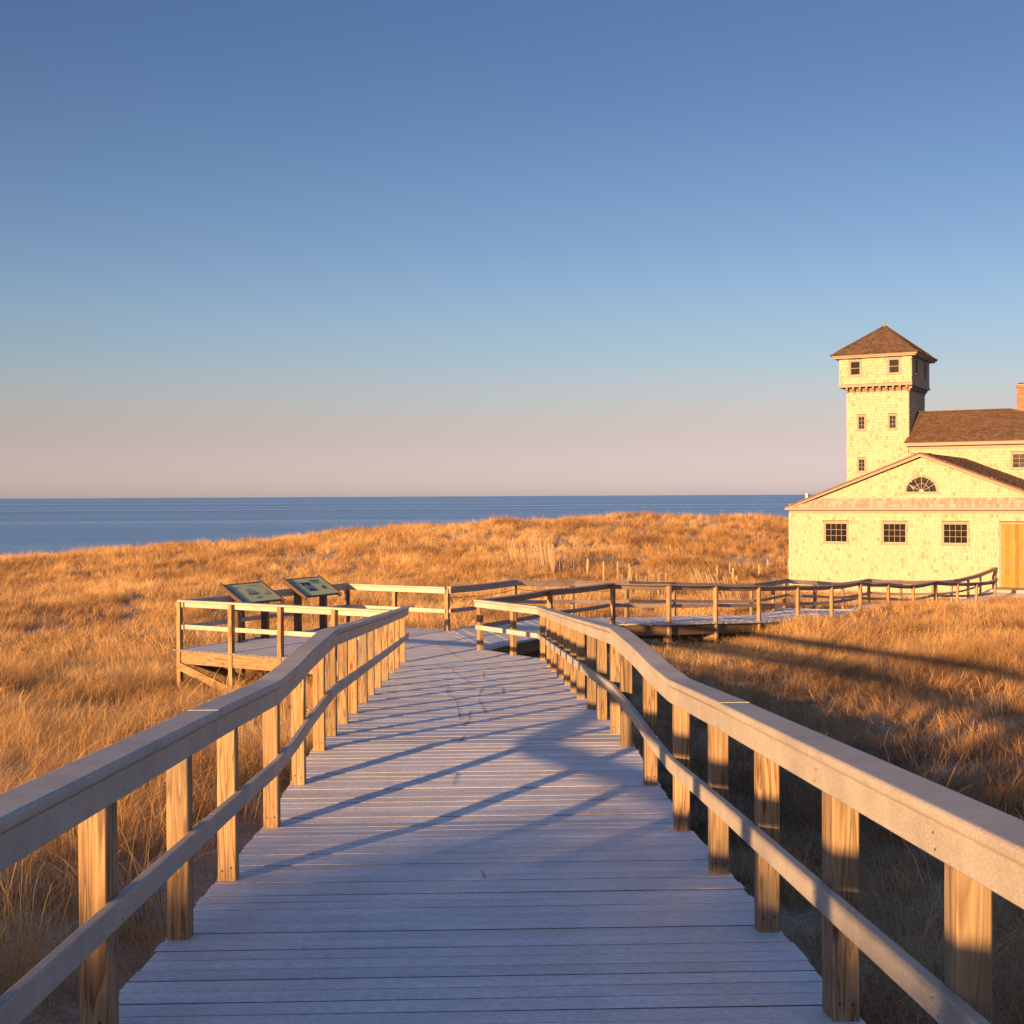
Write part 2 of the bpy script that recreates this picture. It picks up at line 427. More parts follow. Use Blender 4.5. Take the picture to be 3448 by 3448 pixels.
# ------------------------------------------------------------------ the lie of the land
AX, HALF = -0.031, 1.19                      # the ramp drifts left by AX per metre; half its clear width
def ramp_x(y): return 0.005 + AX * y
def side_x(y, sgn): return 1.201 - 0.033 * y if sgn > 0 else -1.19 - 0.029 * y    # inner face of the posts
H_LAND, Y_L0, Y_L1 = 2.0, 7.97, 10.5
S1, S2 = 0.0660, 0.0700
Y_END = 22.22
H_PLAT = H_LAND + S2 * (Y_END - Y_L1)        # 2.82 below the eye
def deck_h(y):
    if y < Y_L0: return H_LAND - S1 * (Y_L0 - y)
    if y < Y_L1: return H_LAND
    return min(H_PLAT, H_LAND + S2 * (y - Y_L1))
RAIL_Y = [-8, 5.95, 6.9, 7.6, 8.4, 9.2, 10.72, 14.5, 18.3, Y_END, 30]
RAIL_D = [0, .010, .016, .022, .010, 0, 0, .006, .006, 0, 0]
RAIL_H = [deck_h(y) + d for y, d in zip(RAIL_Y, RAIL_D)]
def rail_h(y): return float(np.interp(y, RAIL_Y, RAIL_H))     # the handrail flexes over the first break and is kinked at the second

crest_px = [(-900, 1912, 68), (-400, 1888, 70), (0, 1866, 74), (186, 1848, 75), (373, 1838, 76), (559, 1826, 77), (683, 1813, 78), (882, 1804, 80),
            (1056, 1786, 82), (1200, 1776, 83), (1517, 1765, 86), (1785, 1741, 88), (2052, 1731, 90), (2320, 1735, 92), (2500, 1730, 94), (2660, 1737, 96), (3000, 1750, 100), (3500, 1752, 104), (4200, 1752, 108)]
ctl = [(0, -14, 1.0), (0, -6, 1.3), (0, 0, 1.8), (-3, 3, 2.15), (3, 3, 2.2), (-2, 6, 2.28), (2.2, 6, 2.32), (-4, 10, 2.6), (4.5, 10, 2.75),
       (-2.2, 12, 2.6), (2, 12, 2.75), (-6, 16, 3.15), (5, 16, 3.2), (-7.5, 24, 3.65), (-3, 24, 3.62), (0.5, 24, 3.5), (4, 22, 3.55), (9, 22, 3.45), (16, 22, 3.3),
       (5, 30, 3.7), (9, 36, 3.75), (12, 36, 3.72), (14, 42, 4.0), (19, 48, 4.3), (22, 40, 3.8), (26, 50, 4.3), (30, 30, 3.5),
       (13, 62, 4.75), (21, 57, 4.75), (28, 64, 4.8), (20, 75, 4.8), (30, 80, 4.8), (10, 62, 4.5), (10, 75, 3.2),
       (-3, 31, 3.75), (-12, 34, 3.75), (-22, 36, 3.75), (-35, 40, 3.9), (0, 45, 3.85), (-12, 50, 3.7), (-24, 52, 3.8), (5, 48, 4.0), (8, 55, 4.1), (2, 60, 3.4), (-10, 62, 3.2),
       (-10, 14, 3.1), (-14, 22, 3.5), (12, 12, 3.1), (10, 4, 2.5), (-8, 4, 2.2), (-3.2, -1.0, 1.7), (-6.2, -4.2, 0.22), (-9.5, -3.0, 0.6), (-4.6, -7.5, -0.22), (-8, -9, 0.0), (-16, -12, 0.6), (-3.0, -11, .1), (-26, -20, 1.0), (-24, 4, 2.4), (10, -8, 2.0), (24, -10, 2.4), (28, 12, 3.2), (-30, 20, 3.4),  # includes an unseen ridge behind left, raised to throw shade on the deck
       (-60, -30, 1.8), (0, -30, 1.2), (60, -30, 2.8), (-150, -30, 3.0), (150, -30, 3.5), (-120, 20, 3.8), (120, 20, 3.8), (70, 40, 4.2), (-70, 40, 4.2), (-20, -30, 1.4), (25, -30, 2.0)]
for x, y, Y in crest_px:
    p = at(x, y, Y); h = ZC - p[2] + 0.42
    ctl.append((p[0], Y, h))
    if x < 2700:
        ctl.append((p[0] * (Y + 14) / Y, Y + 14, h + 1.3))
    ctl.append((p[0] * (Y + 40) / Y, Y + 40, max(h + 4, 7.5)))
    ctl.append((p[0] * (Y + 75) / Y, Y + 75, 11.5))
ctl = np.array(ctl, float)
def warp(x, y): return np.stack([x / (6 + 0.22 * np.abs(y)), 3.2 * np.log((y + 36) / 36)], -1)
_q = warp(ctl[:, 0], ctl[:, 1])
_D = np.linalg.norm(_q[:, None] - _q[None], axis=-1)
_A = np.block([[-_D + 0.002 * np.eye(len(_q)), np.ones((len(_q), 1)), _q], [np.ones((1, len(_q))), np.zeros((1, 3))], [_q.T, np.zeros((2, 3))]])
_S = np.linalg.solve(_A, np.concatenate([ctl[:, 2], np.zeros(3)]))
def vnoise(x, y, s, seed=0):
    x = x / s + 17.3 * seed; y = y / s - 9.1 * seed
    xi, yi = np.floor(x).astype(int), np.floor(y).astype(int); fx, fy = x - xi, y - yi
    fx = fx * fx * (3 - 2 * fx); fy = fy * fy * (3 - 2 * fy)
    def h(a, b):
        n = (a * 374761393 + b * 668265263 + seed * 974711) & 0x7fffffff
        n = ((n ^ (n >> 13)) * 1274126177) & 0x7fffffff
        return ((n ^ (n >> 16)) & 0xffff) / 65535.0
    return (h(xi, yi) * (1 - fx) + h(xi + 1, yi) * fx) * (1 - fy) + (h(xi, yi + 1) * (1 - fx) + h(xi + 1, yi + 1) * fx) * fy - 0.5
def ground_h(x, y):
    x = np.asarray(x, float); y = np.asarray(y, float); sh = x.shape
    q = warp(x.ravel(), np.maximum(y.ravel(), -30)); out = np.empty(len(q))
    for i in range(0, len(q), 4000):
        d = np.linalg.norm(q[i:i + 4000, None] - _q[None], axis=-1)
        out[i:i + 4000] = -d @ _S[:-3] + _S[-3] + q[i:i + 4000] @ _S[-2:]
    out = out.reshape(sh)
    far = np.clip((y - 26) / 30, 0, 1) * np.clip((112 - y) / 10, 0, 1)
    out = out + vnoise(x, y, 1.3, 1) * 0.10 + vnoise(x, y, 3.7, 2) * 0.16 + far * (vnoise(x, y, 9, 3) * 0.45 + vnoise(x, y, 4.5, 4) * 0.25)
    out = out + np.clip((x - 2.5) / 3, 0, 1) * np.clip((y - 12) / 6, 0, 1) * np.clip((46 - y) / 6, 0, 1) * vnoise(x, y, 4.2, 7) * 0.45
    # stays clear of the planks
    on = (np.abs(x - 0.005 - AX * y) < 1.6) & (y < 23)
    dh = np.where(y < Y_L0, H_LAND - S1 * (Y_L0 - y), np.where(y < Y_L1, H_LAND, np.minimum(H_PLAT, H_LAND + S2 * (y - Y_L1))))
    return np.where(on, np.maximum(out, dh + 0.22), out)
def gz(x, y): return ZC - float(ground_h(np.array([x]), np.array([y]))[0])

ys = np.concatenate([np.arange(-60, -10, 3.0), np.arange(-10, 30, 0.3), np.arange(30, 118, 0.7), np.arange(118, 240, 6)])
us = np.concatenate([-np.geomspace(200, 14, 26), np.arange(-13.7, 13.7, 0.3), np.geomspace(14, 200, 26)])
GX, GY = np.meshgrid(us, ys)
GX = GX * np.clip(1 + (GY - 20) / 60, 1, 2.6)
GH = np.where((GY > 150), 12.0, ground_h(GX, np.minimum(GY, 160)))
gv = np.stack([GX, GY, ZC - GH], -1).reshape(-1, 3)
nx, ny = len(us), len(ys)
ii = (np.arange(ny - 1)[:, None] * nx + np.arange(nx - 1)[None]).ravel()
gf = np.stack([ii, ii + 1, ii + nx + 1, ii + nx], -1)
g = mobj('dune_ground', gv.tolist(), gf.tolist(), M['sand'], smooth=True)
g['kind'] = 'structure'

sea = mobj('sea', [(-90000, 90, 0), (90000, 90, 0), (90000, 120000, 0), (-90000, 120000, 0)], [(0, 1, 2, 3)], M['sea'])
sea['kind'] = 'structure'
# the land goes on behind and beside the viewer
lb = mobj('sand_plain', [(-3000, -3000, ZC - 5.2), (3000, -3000, ZC - 5.2), (3000, 110, ZC - 5.2), (-3000, 110, ZC - 5.2)], [(0, 1, 2, 3)], M['sand'])
lb['kind'] = 'structure'

# ------------------------------------------------------------------ boardwalk ramp
PITCHB = 0.131
def gap_shade_edges(me):                          # plank sides darkened so the gaps read as shade, with some dirt
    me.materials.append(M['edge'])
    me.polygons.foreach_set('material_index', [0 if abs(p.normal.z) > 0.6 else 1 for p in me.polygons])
def board_mesh(name, L, wdt, th, mat, c=0.0015):
    v, f = cham_box(wdt / 2, th / 2, -L / 2, L / 2, c)      # lies along x
    me = mesh_data(name, [(z, x, y - th / 2) for x, y, z in v], f, mat)
    gap_shade_edges(me)
    return me

rampT = thing('boardwalk_ramp', 'long grey plank ramp running down between the two wooden railings towards the viewing platform', 'boardwalk', (0, 0, ZC - deck_h(0)))
bm_ = board_mesh('deck_board', 2 * HALF + 0.19, 0.1215, 0.036, M['deck'])
yb = -7.0
while yb < Y_END + 0.15:
    s = S1 if yb < Y_L0 else (0 if yb < Y_L1 else S2)
    if yb > Y_END: s = 0
    link('deck_board', bm_, rampT, (ramp_x(yb) + random.uniform(-.006, .006), yb, deck_h(0) - deck_h(yb) + random.uniform(-.0018, .0018)),
         (-math.atan(s) + random.uniform(-.006, .006), random.uniform(-.0008, .0008), math.atan(-AX) + random.uniform(-.0008, .0008)))
    yb += PITCHB * math.cos(math.atan(s)) + random.uniform(-.001, .001)
for x in (-HALF - 0.02, -0.4, 0.4, HALF + 0.02):
    path = [(ramp_x(y) + x, y, deck_h(0) - deck_h(y) - 0.03 - 0.19) for y in (-7, 0, 4, Y_L0, Y_L1, 16, Y_END)]
    v, f = sweep(path, [(-.019, 0), (.019, 0), (.019, .188), (-.019, .188)][::-1])
    mobj('stringer', v, f, M['beam'], rampT)

def scuff_mat():
    m, nd, ln, bs = newmat('rubber_scuff')
    bs.inputs['Base Color'].default_value = (0.10, 0.085, 0.08, 1); bs.inputs['Roughness'].default_value = 0.8
    n1 = N(nd, 'ShaderNodeTexNoise', Scale=60.0, Detail=4.0); ln.new(coords(nd, ln, rnd=False), n1.inputs['Vector'])
    r = ramp(nd, [(0.35, (0.08,) * 3), (0.65, (0.6,) * 3)]); ln.new(n1.outputs[0], r.inputs[0])
    ln.new(r.outputs[0], bs.inputs['Alpha'])
    return m
M['scuff'] = scuff_mat()
def deck_px(x, y):
    a, b = ray(x, y); Y = 12.0
    for _ in range(60): Y = 0.5 * Y + 0.5 * deck_h(Y) / -b
    return Vector((a * Y, Y, deck_h(0) - deck_h(Y) + 0.0035))
for line, wd in (([(850, 500), (838, 528), (825, 555)], .03), ([(825, 570), (845, 610), (865, 650)], .025), ([(660, 495), (655, 540), (700, 570), (715, 620), (725, 685)], .022),
                 ([(780, 635), (775, 680), (745, 720)], .03), ([(750, 770), (715, 810)], .025), ([(955, 510), (962, 545)], .035), ([(675, 385), (690, 425), (760, 470), (808, 500)], .022),
                 ([(600, 265), (660, 310), (760, 365), (795, 375)], .022), ([(850, 420), (855, 460)], .025), ([(710, 970), (690, 1035)], .022), ([(840, 1500), (862, 1545)], .02)):
    P_ = [deck_px(1100 + .6211 * x, 2000 + .6211 * y) for x, y in line]
    P_ = resample(P_, .15)
    v = []; f = []
    for i, p in enumerate(P_):
        t = (P_[min(i + 1, len(P_) - 1)] - P_[max(i - 1, 0)]).normalized(); sd_ = Vector((t.y, -t.x, 0)) * wd * .5 * random.uniform(.6, 1.2)
        v += [p - sd_, p + sd_]
        if i: f.append((2 * i - 2, 2 * i - 1, 2 * i + 1, 2 * i))
    mobj('scuff_mark', v, f, M['scuff'], rampT)

# ------------------------------------------------------------------ railings
POST = 0.09
post_cache = {}
def rail_run(T, path, posts, side, joints=(), cap_w=0.152, mat=None, postmat=None, fascia=0.094, screws=False, mid=True, over=0.0):
    """path: deck-level points on the line of post centres; side: +1 when the walking side lies right of the path."""
    mat = mat or M['rail']; postmat = postmat or M['post']
    L = plen(path); js = [0] + list(joints) + [L]
    for a, b in zip(js[:-1], js[1:]):
        seg = cut(path, a + (0.003 if a else 0), b - (0.003 if b < L else 0))
        if len(seg) < 2: continue
        dz_, dl_ = random.uniform(-.0012, .0012), random.uniform(-.002, .002)
        o0 = side * (POST / 2 + 0.019)
        v, f = sweep(seg, rprofile(cap_w, 0.038, 0.013), side * 0.022 + dl_)
        v = [(x, y, z + 0.8815 + dz_) for x, y, z in v]; mobj('handrail', v, f, mat, T, False)
        v, f = sweep(seg, rprofile(0.037, fascia, 0.004, 1), o0)
        v = [(x, y, z + 0.8765 - fascia) for x, y, z in v]; mobj('rail_board', v, f, mat, T)
        if mid:
            v, f = sweep(seg, rprofile(0.037, 0.084, 0.006, 2), o0)
            v = [(x, y, z + 0.372) for x, y, z in v]; mobj('middle_rail', v, f, mat, T)
    for (x, y, zd, zb, yaw) in posts:
        v, f = cham_box(POST / 2, 0.07 if 4.2 < y < 4.4 else POST / 2, zb - zd, 0.8775, 0.005)
        link('post', mesh_data('post', v, f, postmat), T, (x, y, zd), (0, 0, yaw + random.uniform(-.012, .012)))

def localize(T, pts):
    return [(x - T.location.x, y - T.location.y, z - T.location.z) for x, y, z in pts]

ST_L = [-5.3 + 1.19 * k for k in range(7)] + [3.05, 4.23, 5.395, 6.451, 7.84, 9.05, 10.25, 11.1, 12.1, 13.1, 14.3, 15.3, 16.45, 17.75, 19.2, 20.4, 22.06]
ST_R = [-5.2 + 1.19 * k for k in range(7)] + [3.246, 4.366, 5.451, 6.518, 7.661, 8.974, 10.35, 11.1, 12.25, 13.3, 14.6, 15.5, 16.65, 17.9, 19.2, 20.3, 22.211]
joints_y = [-4.0, 0.8, 5.79, 8.3, 10.86, 13.3, 15.7, 18.0, 20.1]
screw_me = None
def ramp_rail(sgn, label):
    T = thing('railing', label, 'railing', (ramp_x(0) + sgn * (HALF + .045), 0, ZC - deck_h(0)))
    y1 = Y_END + (0.42 if sgn < 0 else 0.08)
    yy = list(np.arange(-6.6, y1, 0.12)) + [y1]
    path = [(side_x(y, sgn) + sgn * POST / 2, y, ZC - rail_h(y)) for y in yy]
    posts = []
    for y in (ST_L if sgn < 0 else ST_R):
        x = side_x(y, sgn) + sgn * POST / 2
        posts.append((x, y, ZC - deck_h(y), min(gz(x, y) - 0.4, ZC - deck_h(y) - 0.3), math.atan(-AX)))
    P = localize(T, path)
    L0 = 0; js = []
    for jy in joints_y:
        jy += 0.0 if sgn < 0 else 0.25
        js.append(plen([p for p, q in zip(P, yy) if q <= jy]))
    return T, P, [(x - T.location.x, y, zd - T.location.z, zb - T.location.z, a) for x, y, zd, zb, a in posts], js

TL, P, posts, js = ramp_rail(-1, 'straight wooden railing on the platform side of the ramp, its inner face shaded')
rail_run(TL, P, posts, +1, js)

TR, P, posts, js = ramp_rail(1, 'railing with sunlit inner face that turns a corner at the foot of the ramp')
RP = [(0.010, 23.0), (-0.60, 23.87)]
Lr = plen(P)
ext = [(x - TR.location.x, y, ZC - H_PLAT - TR.location.z) for x, y in RP]
d = Vector((RP[1][0] - RP[0][0], RP[1][1] - RP[0][1])).normalized() * 0.06
ext[-1] = (ext[-1][0] + d.x, ext[-1][1] + d.y, ext[-1][2])
for x, y in RP:
    posts.append((x - TR.location.x, y, ZC - H_PLAT - TR.location.z, gz(x, y) - 0.4 - TR.location.z, math.atan2(d.y, d.x)))
rail_run(TR, P + [tuple(e) for e in ext], posts, -1, js + [Lr])

def screws(T, yl, sgn):
    mb = MB()
    for y in yl:
        for zz in (0.835, 0.875, 0.42, 0.455):
            y_ = y + random.uniform(-.03, .03)
            xx = side_x(y_, sgn) - sgn * 0.0392 - T.location.x
            z_ = ZC - rail_h(y_) + zz - 0.03 - T.location.z
            vv = [(xx, y_ + 0.0045 * math.cos(a), z_ + 0.0045 * math.sin(a)) for a in np.linspace(0, 2 * math.pi, 7)[:-1]]
            mb.add(vv, [tuple(range(6)) if sgn > 0 else tuple(range(5, -1, -1))])
        for dx in (-.022, .022):              # and at the foot of the post
            px_, pz_ = side_x(y, sgn) + sgn * .045 + dx - T.location.x, ZC - deck_h(y) + .06 + random.uniform(-.01, .01) - T.location.z
            py_ = y - (.0705 if 4.2 < y < 4.4 else .0455) - .001
            mb.add([(px_ + .005 * math.cos(a), py_, pz_ + .007 * math.sin(a)) for a in np.linspace(0, 2 * math.pi, 7)[:-1]], [tuple(range(6))])
    o = mb.build('screw_heads', M['screw'], T); o['kind'] = 'stuff'
screws(TL, [y for y in ST_L if 2 < y < 12], -1)
screws(TR, [y for y in ST_R if 2 < y < 12], 1)

# ------------------------------------------------------------------ viewing platform
UX = Vector((0.865, -0.502)); VX = Vector((0.502, 0.865))
Q = Vector((-6.20, 24.16)); Mc = Q + VX * 5.1; K = Mc + UX * 2.62; G = Q + UX * 2.62
E_ = Vector((ramp_x(Y_END) - HALF - .09, 21.75))
zp = ZC - H_PLAT
platT = thing('viewing_platform', 'raised grey plank platform carrying the two information panels beside the dune grass', 'platform', (Q.x, Q.y, zp))
def clip_half(poly, n, c, keep_less=True):
    out = []
    for a, b in zip(poly, poly[1:] + poly[:1]):
        da = a.dot(n) - c; db = b.dot(n) - c
        if not keep_less: da, db = -da, -db
        if da <= 0: out.append(a)
        if (da < 0) != (db < 0) and abs(da - db) > 1e-9: out.append(a.lerp(b, da / (da - db)))
    return out
def plank_area(T, poly, along, mat, z0=0.0, th=0.028, pitch=0.131, gap=0.009, name='deck_board'):
    n = Vector((-along.y, along.x)); cs = [p.dot(n) for p in poly]; c = min(cs) - 0.01
    while c < max(cs):
        pl = clip_half(clip_half(poly, n, c + pitch - gap / 2), n, c + gap / 2, False)
        c += pitch
        if len(pl) < 3: continue
        ar = sum(a.x * b.y - a.y * b.x for a, b in zip(pl, pl[1:] + pl[:1])) / 2
        if abs(ar) < 0.004: continue
        if ar < 0: pl = pl[::-1]
        o = sum(pl, Vector((0, 0))) / len(pl); dz = random.uniform(-.0015, .0015)
        ang = math.atan2(along.y, along.x); ca, sa = math.cos(-ang), math.sin(-ang)
        lp = [((p.x - o.x) * ca - (p.y - o.y) * sa, (p.x - o.x) * sa + (p.y - o.y) * ca) for p in pl]
        k = len(lp)
        v = [(x, y, -th) for x, y in lp] + [(x, y, 0) for x, y in lp]
        f = [tuple(range(k - 1, -1, -1)), tuple(range(k, 2 * k))] + [(i, (i + 1) % k, k + (i + 1) % k, k + i) for i in range(k)]
        me = mesh_data(name, v, f, mat); gap_shade_edges(me)
        link(name, me, T, (o.x - T.location.x, o.y - T.location.y, z0 + dz), (0, 0, ang))
out = 0.09
Qo = Q - UX * out - VX * out; Mo = Mc - UX * out + VX * out; Ko = K + VX * out
plank_area(platT, [Qo, G - VX * out, Ko, Mo], VX, M['deck'])
rl = Vector((ramp_x(Y_END + .15) - HALF - .09, Y_END + .17)); rr = Vector((ramp_x(Y_END + .15) + HALF + .09, Y_END + .17))
RP0 = Vector(RP[1]) + Vector((0.03, 0.03))
K2 = K + Vector((0.05, 0.1))
plank_area(platT, [G - VX * out, Vector((-1.98, 21.80)), rl, rr, RP0, K2, Ko], UX, M['deck'], -0.004)
def W3(p, z): return (p.x - Q.x, p.y - Q.y, z)
def add_beam(T, p, q, wd, ht, mat, name='beam'):
    p, q = Vector(p), Vector(q); Lb = (q - p).length
    d_ = (q - p).normalized()
    v, f = cham_box(ht / 2, wd / 2, 0, Lb, 0.004)
    me = mesh_data(name, [(z, y, x) for x, y, z in v], [tuple(reversed(t)) for t in f], mat)
    o = link(name, me, T, p)
    o.rotation_mode = 'QUATERNION'; o.rotation_quaternion = d_.to_track_quat('X', 'Z')
    return o
bz = -0.03 - 0.12
add_beam(platT, W3(Q + UX * 0.05, bz), W3(Q + UX * 4.9, bz), 0.04, 0.235, M['beam'], 'rim_beam')
add_beam(platT, W3(Q + VX * 0.05, bz), W3(Mc - VX * 0.05, bz), 0.04, 0.235, M['beam'], 'rim_beam')
add_beam(platT, W3(Mc + UX * 0.05, bz), W3(K - UX * 0.05, bz), 0.04, 0.235, M['beam'], 'rim_beam')
for t in (1.2, 2.4, 3.6):
    add_beam(platT, W3(Q + VX * t + UX * .05, bz), W3(Q + VX * t + UX * 4.0, bz), 0.04, 0.2, M['beam'], 'joist')
add_beam(platT, W3(Q + UX * 0.02 - VX * 0.06, -0.30), W3(Q + UX * 2.5 - VX * 0.06, -1.05), 0.05, 0.14, M['beam'], 'brace')
add_beam(platT, W3(Q + VX * 0.05 + UX * .06, -0.16), W3(Q + VX * 2.3 + UX * .06, -1.0), 0.05, 0.14, M['beam'], 'brace')

TP = thing('railing', 'golden wooden railing enclosing the viewing platform in front of the information panels', 'railing', (Q.x, Q.y, zp))
C_ = Q + UX * 3.62
endp = Q + UX * 4.82
pathP = [endp, Q, Mc, K]
pathP3 = [W3(p, 0) for p in pathP]
pp = []
for p in (Q, Q + UX * 1.27, Q + UX * 2.42, C_, Q + VX * 1.7, Q + VX * 3.4, Mc, Mc + UX * 1.27, K):
    x, y = p.x, p.y
    pp.append((x - Q.x, y - Q.y, 0, gz(x, y) - 0.4 - zp, math.atan2(UX.y, UX.x)))
Ls = [(endp - C_).length + 1.2, (endp - Q).length, (endp - Q).length + 2.5, (endp - Q).length + 5.1]
rail_run(TP, resample(pathP3, 0.6), pp, +1, Ls, mat=M['rail'])

# ------------------------------------------------------------------ walkway to the station
NP = [(-0.60, 23.87, 1.90), (0.77, 26.65, 1.92), (2.252, 29.132, 1.958), (3.643, 30.219, 2.066), (4.974, 31.74, 2.191), (6.357, 33.48, 2.347), (7.767, 35.327, 2.466), (9.143, 37.175, 2.6),
      (10.493, 39.132, 2.625), (11.902, 41.089, 2.808), (13.363, 43.263, 3.03), (14.896, 45.654, 3.066), (16.404, 47.828, 3.26), (17.882, 50.002, 3.42), (19.4, 52.176, 3.5)]
FP = [(K.x, K.y, 1.90), (0.05, 30.0, 1.93), (1.45, 31.3, 2.04), (2.84, 32.3, 2.12), (4.28, 34.4, 2.297), (5.6, 36.0, 2.44), (6.886, 37.393, 2.552), (7.861, 39.132, 2.593), (8.588, 40.98, 2.652),
      (9.808, 42.067, 2.795), (11.238, 44.132, 2.998), (12.834, 46.741, 3.041), (14.4, 48.1, 3.2), (16.024, 49.458, 3.298), (17.289, 51.089, 3.387), (18.708, 53.263, 3.401), (19.991, 55.437, 3.39), (21.29, 57.3, 3.249)]
walkT = thing('walkway', 'weathered plank walkway winding across the sand to the white shingled station', 'boardwalk', (NP[0][0], NP[0][1], ZC - 2.82))
def deckpts(PP): return [Vector((x, y, ZC - h - 0.92)) for x, y, h in PP]
nd_, fd_ = deckpts(NP), deckpts(FP)
nd2 = nd_ + [Vector((21.4, 54.6, ZC - 4.36)), Vector((23.2, 56.0, ZC - 4.15))]
fd2 = fd_ + [Vector((21.75, 57.25, ZC - 4.15))]
nd2[-1] = Vector((23.6, 56.1, ZC - 4.15))
def bypar(PP, n):
    L = plen(PP); out = []
    acc = [0]
    for a, b in zip(PP[:-1], PP[1:]): acc.append(acc[-1] + (b - a).length)
    for i in range(n + 1):
        s = L * i / n; k = max(0, min(len(PP) - 2, np.searchsorted(acc, s, 'right') - 1))
        out.append(PP[k].lerp(PP[k + 1], min(1, (s - acc[k]) / (acc[k + 1] - acc[k]))))
    return out
nb = int(plen(nd2) / 0.15)
NA, FA = bypar(nd2, nb), bypar(fd2, nb)
o0 = walkT.location
mb = MB(); rim = MB()
for i in range(nb):
    a, b, c, d_ = NA[i], NA[i + 1], FA[i + 1], FA[i]
    e = (d_ - a).normalized() * 0.10
    a1, b1, c1, d1_ = a - e, b - e, c + e, d_ + e
    s = 0.97
    b1 = a1.lerp(b1, s); c1 = d1_.lerp(c1, s)
    dz = random.uniform(-.004, .003); j = random.uniform(-.012, .012)
    T4 = [Vector((p.x - o0.x, p.y - o0.y, p.z - o0.z + dz)) for p in (a1, b1, c1, d1_)]
    T4[0] = T4[0] + (T4[3] - T4[0]).normalized() * j; T4[1] = T4[1] + (T4[2] - T4[1]).normalized() * j
    B4 = [p - Vector((0, 0, .036)) for p in T4]
    mb.add(B4 + T4, [(0, 1, 2, 3), (7, 6, 5, 4), (4, 5, 1, 0), (5, 6, 2, 1), (6, 7, 3, 2), (7, 4, 0, 3)])
o = mb.build('deck_boards', M['deck'], walkT); o['kind'] = 'stuff'
for PP, nm in ((nd_, 1), (fd_, -1)):
    path = [(p.x - o0.x, p.y - o0.y, p.z - o0.z - 0.04 - 0.24) for p in PP]
    v, f = sweep(path, [(-.019, 0), (.019, 0), (.019, .238), (-.019, .238)][::-1], -nm * 0.03)
    mobj('rim_beam', v, f, M['beam'], walkT)
for i in range(1, len(nd_) - 4):
    a = nd_[i]; b = a + (NA[min(nb, int(nb * i / 16))] - a) * 0
    t = min(fd_, key=lambda q: (q - a).length)
    dd = (t - a); dd.z = 0; dd.normalize()
    p = a + dd * 0.05; q = a + dd * 2.2
    add_beam(walkT, (p.x - o0.x, p.y - o0.y, p.z - o0.z - 0.36), (q.x - o0.x, q.y - o0.y, p.z - o0.z - 0.36), 0.09, 0.18, M['beam'], 'crossbeam')
def walk_rail(PP, side, label):
    D = deckpts(PP)
    T = thing('railing', label, 'railing', tuple(D[0]))
    l0 = D[0]
    path = [tuple(p - l0) for p in D]
    rp = []
    for i, p in enumerate(D):
        q = D[min(i + 1, len(D) - 1)]; r = D[max(i - 1, 0)]
        if i == 0: continue
        rp.append((p.x - l0.x, p.y - l0.y, p.z - l0.z, min(gz(p.x, p.y) - 0.3, p.z - .3) - l0.z, math.atan2(q.y - r.y, q.x - r.x)))
    # gentle sag between posts, as the old boards have
    dense = []
    P_ = [Vector(p) for p in path]
    for a, b in zip(P_[:-1], P_[1:]):
        for k in range(5):
            t = k / 5; c = a.lerp(b, t); c.z -= 0.016 * math.sin(math.pi * t); dense.append(tuple(c))
    dense.append(tuple(P_[-1]))
    js_ = []; s = 0
    for i, (a, b) in enumerate(zip(P_[:-1], P_[1:])):
        s += (b - a).length
        if i % 2 == 1 and i < len(P_) - 2: js_.append(s)
    L = plen(dense); k = L / s
    rail_run(T, dense, rp, side, [j * k for j in js_], mat=M['oldrail'])
    return T
walk_rail(NP, -1, 'brown sagging railing along the near edge of the walkway above open sand')
walk_rail(FP, +1, 'brown railing on the seaward edge of the walkway, ending by the orange door')

# the dark wire clipped under the seaward rail
pts = []
kk = deckpts(FP[:4])
for a, b in zip(kk[:-1], kk[1:]):
    n = max(3, int((b - a).length / .35))
    for i in range(n):
        t = i / n; c = a.lerp(b, t) + Vector((0, 0, .70 - 0.05 * math.sin(math.pi * t) + random.uniform(-.012, .012)))
        pts.append(c)
pts = [Vector((K.x + .02, K.y - .1, zp + .5)), Vector((K.x + .12, K.y - .03, zp + .58))] + [p + Vector((.07, -.06, 0)) for p in pts]
v, f = sweep(pts, [(0.006 * math.cos(a), 0.006 * math.sin(a)) for a in np.linspace(0, 2 * math.pi, 7)[:-1]])
c0 = Vector(pts[0]); ob = mobj('cable', [(Vector(p) - c0) for p in v], f, M['cable']); ob.location = c0
tag(ob, 'thin black cable looping under the seaward handrail of the walkway', 'cable')

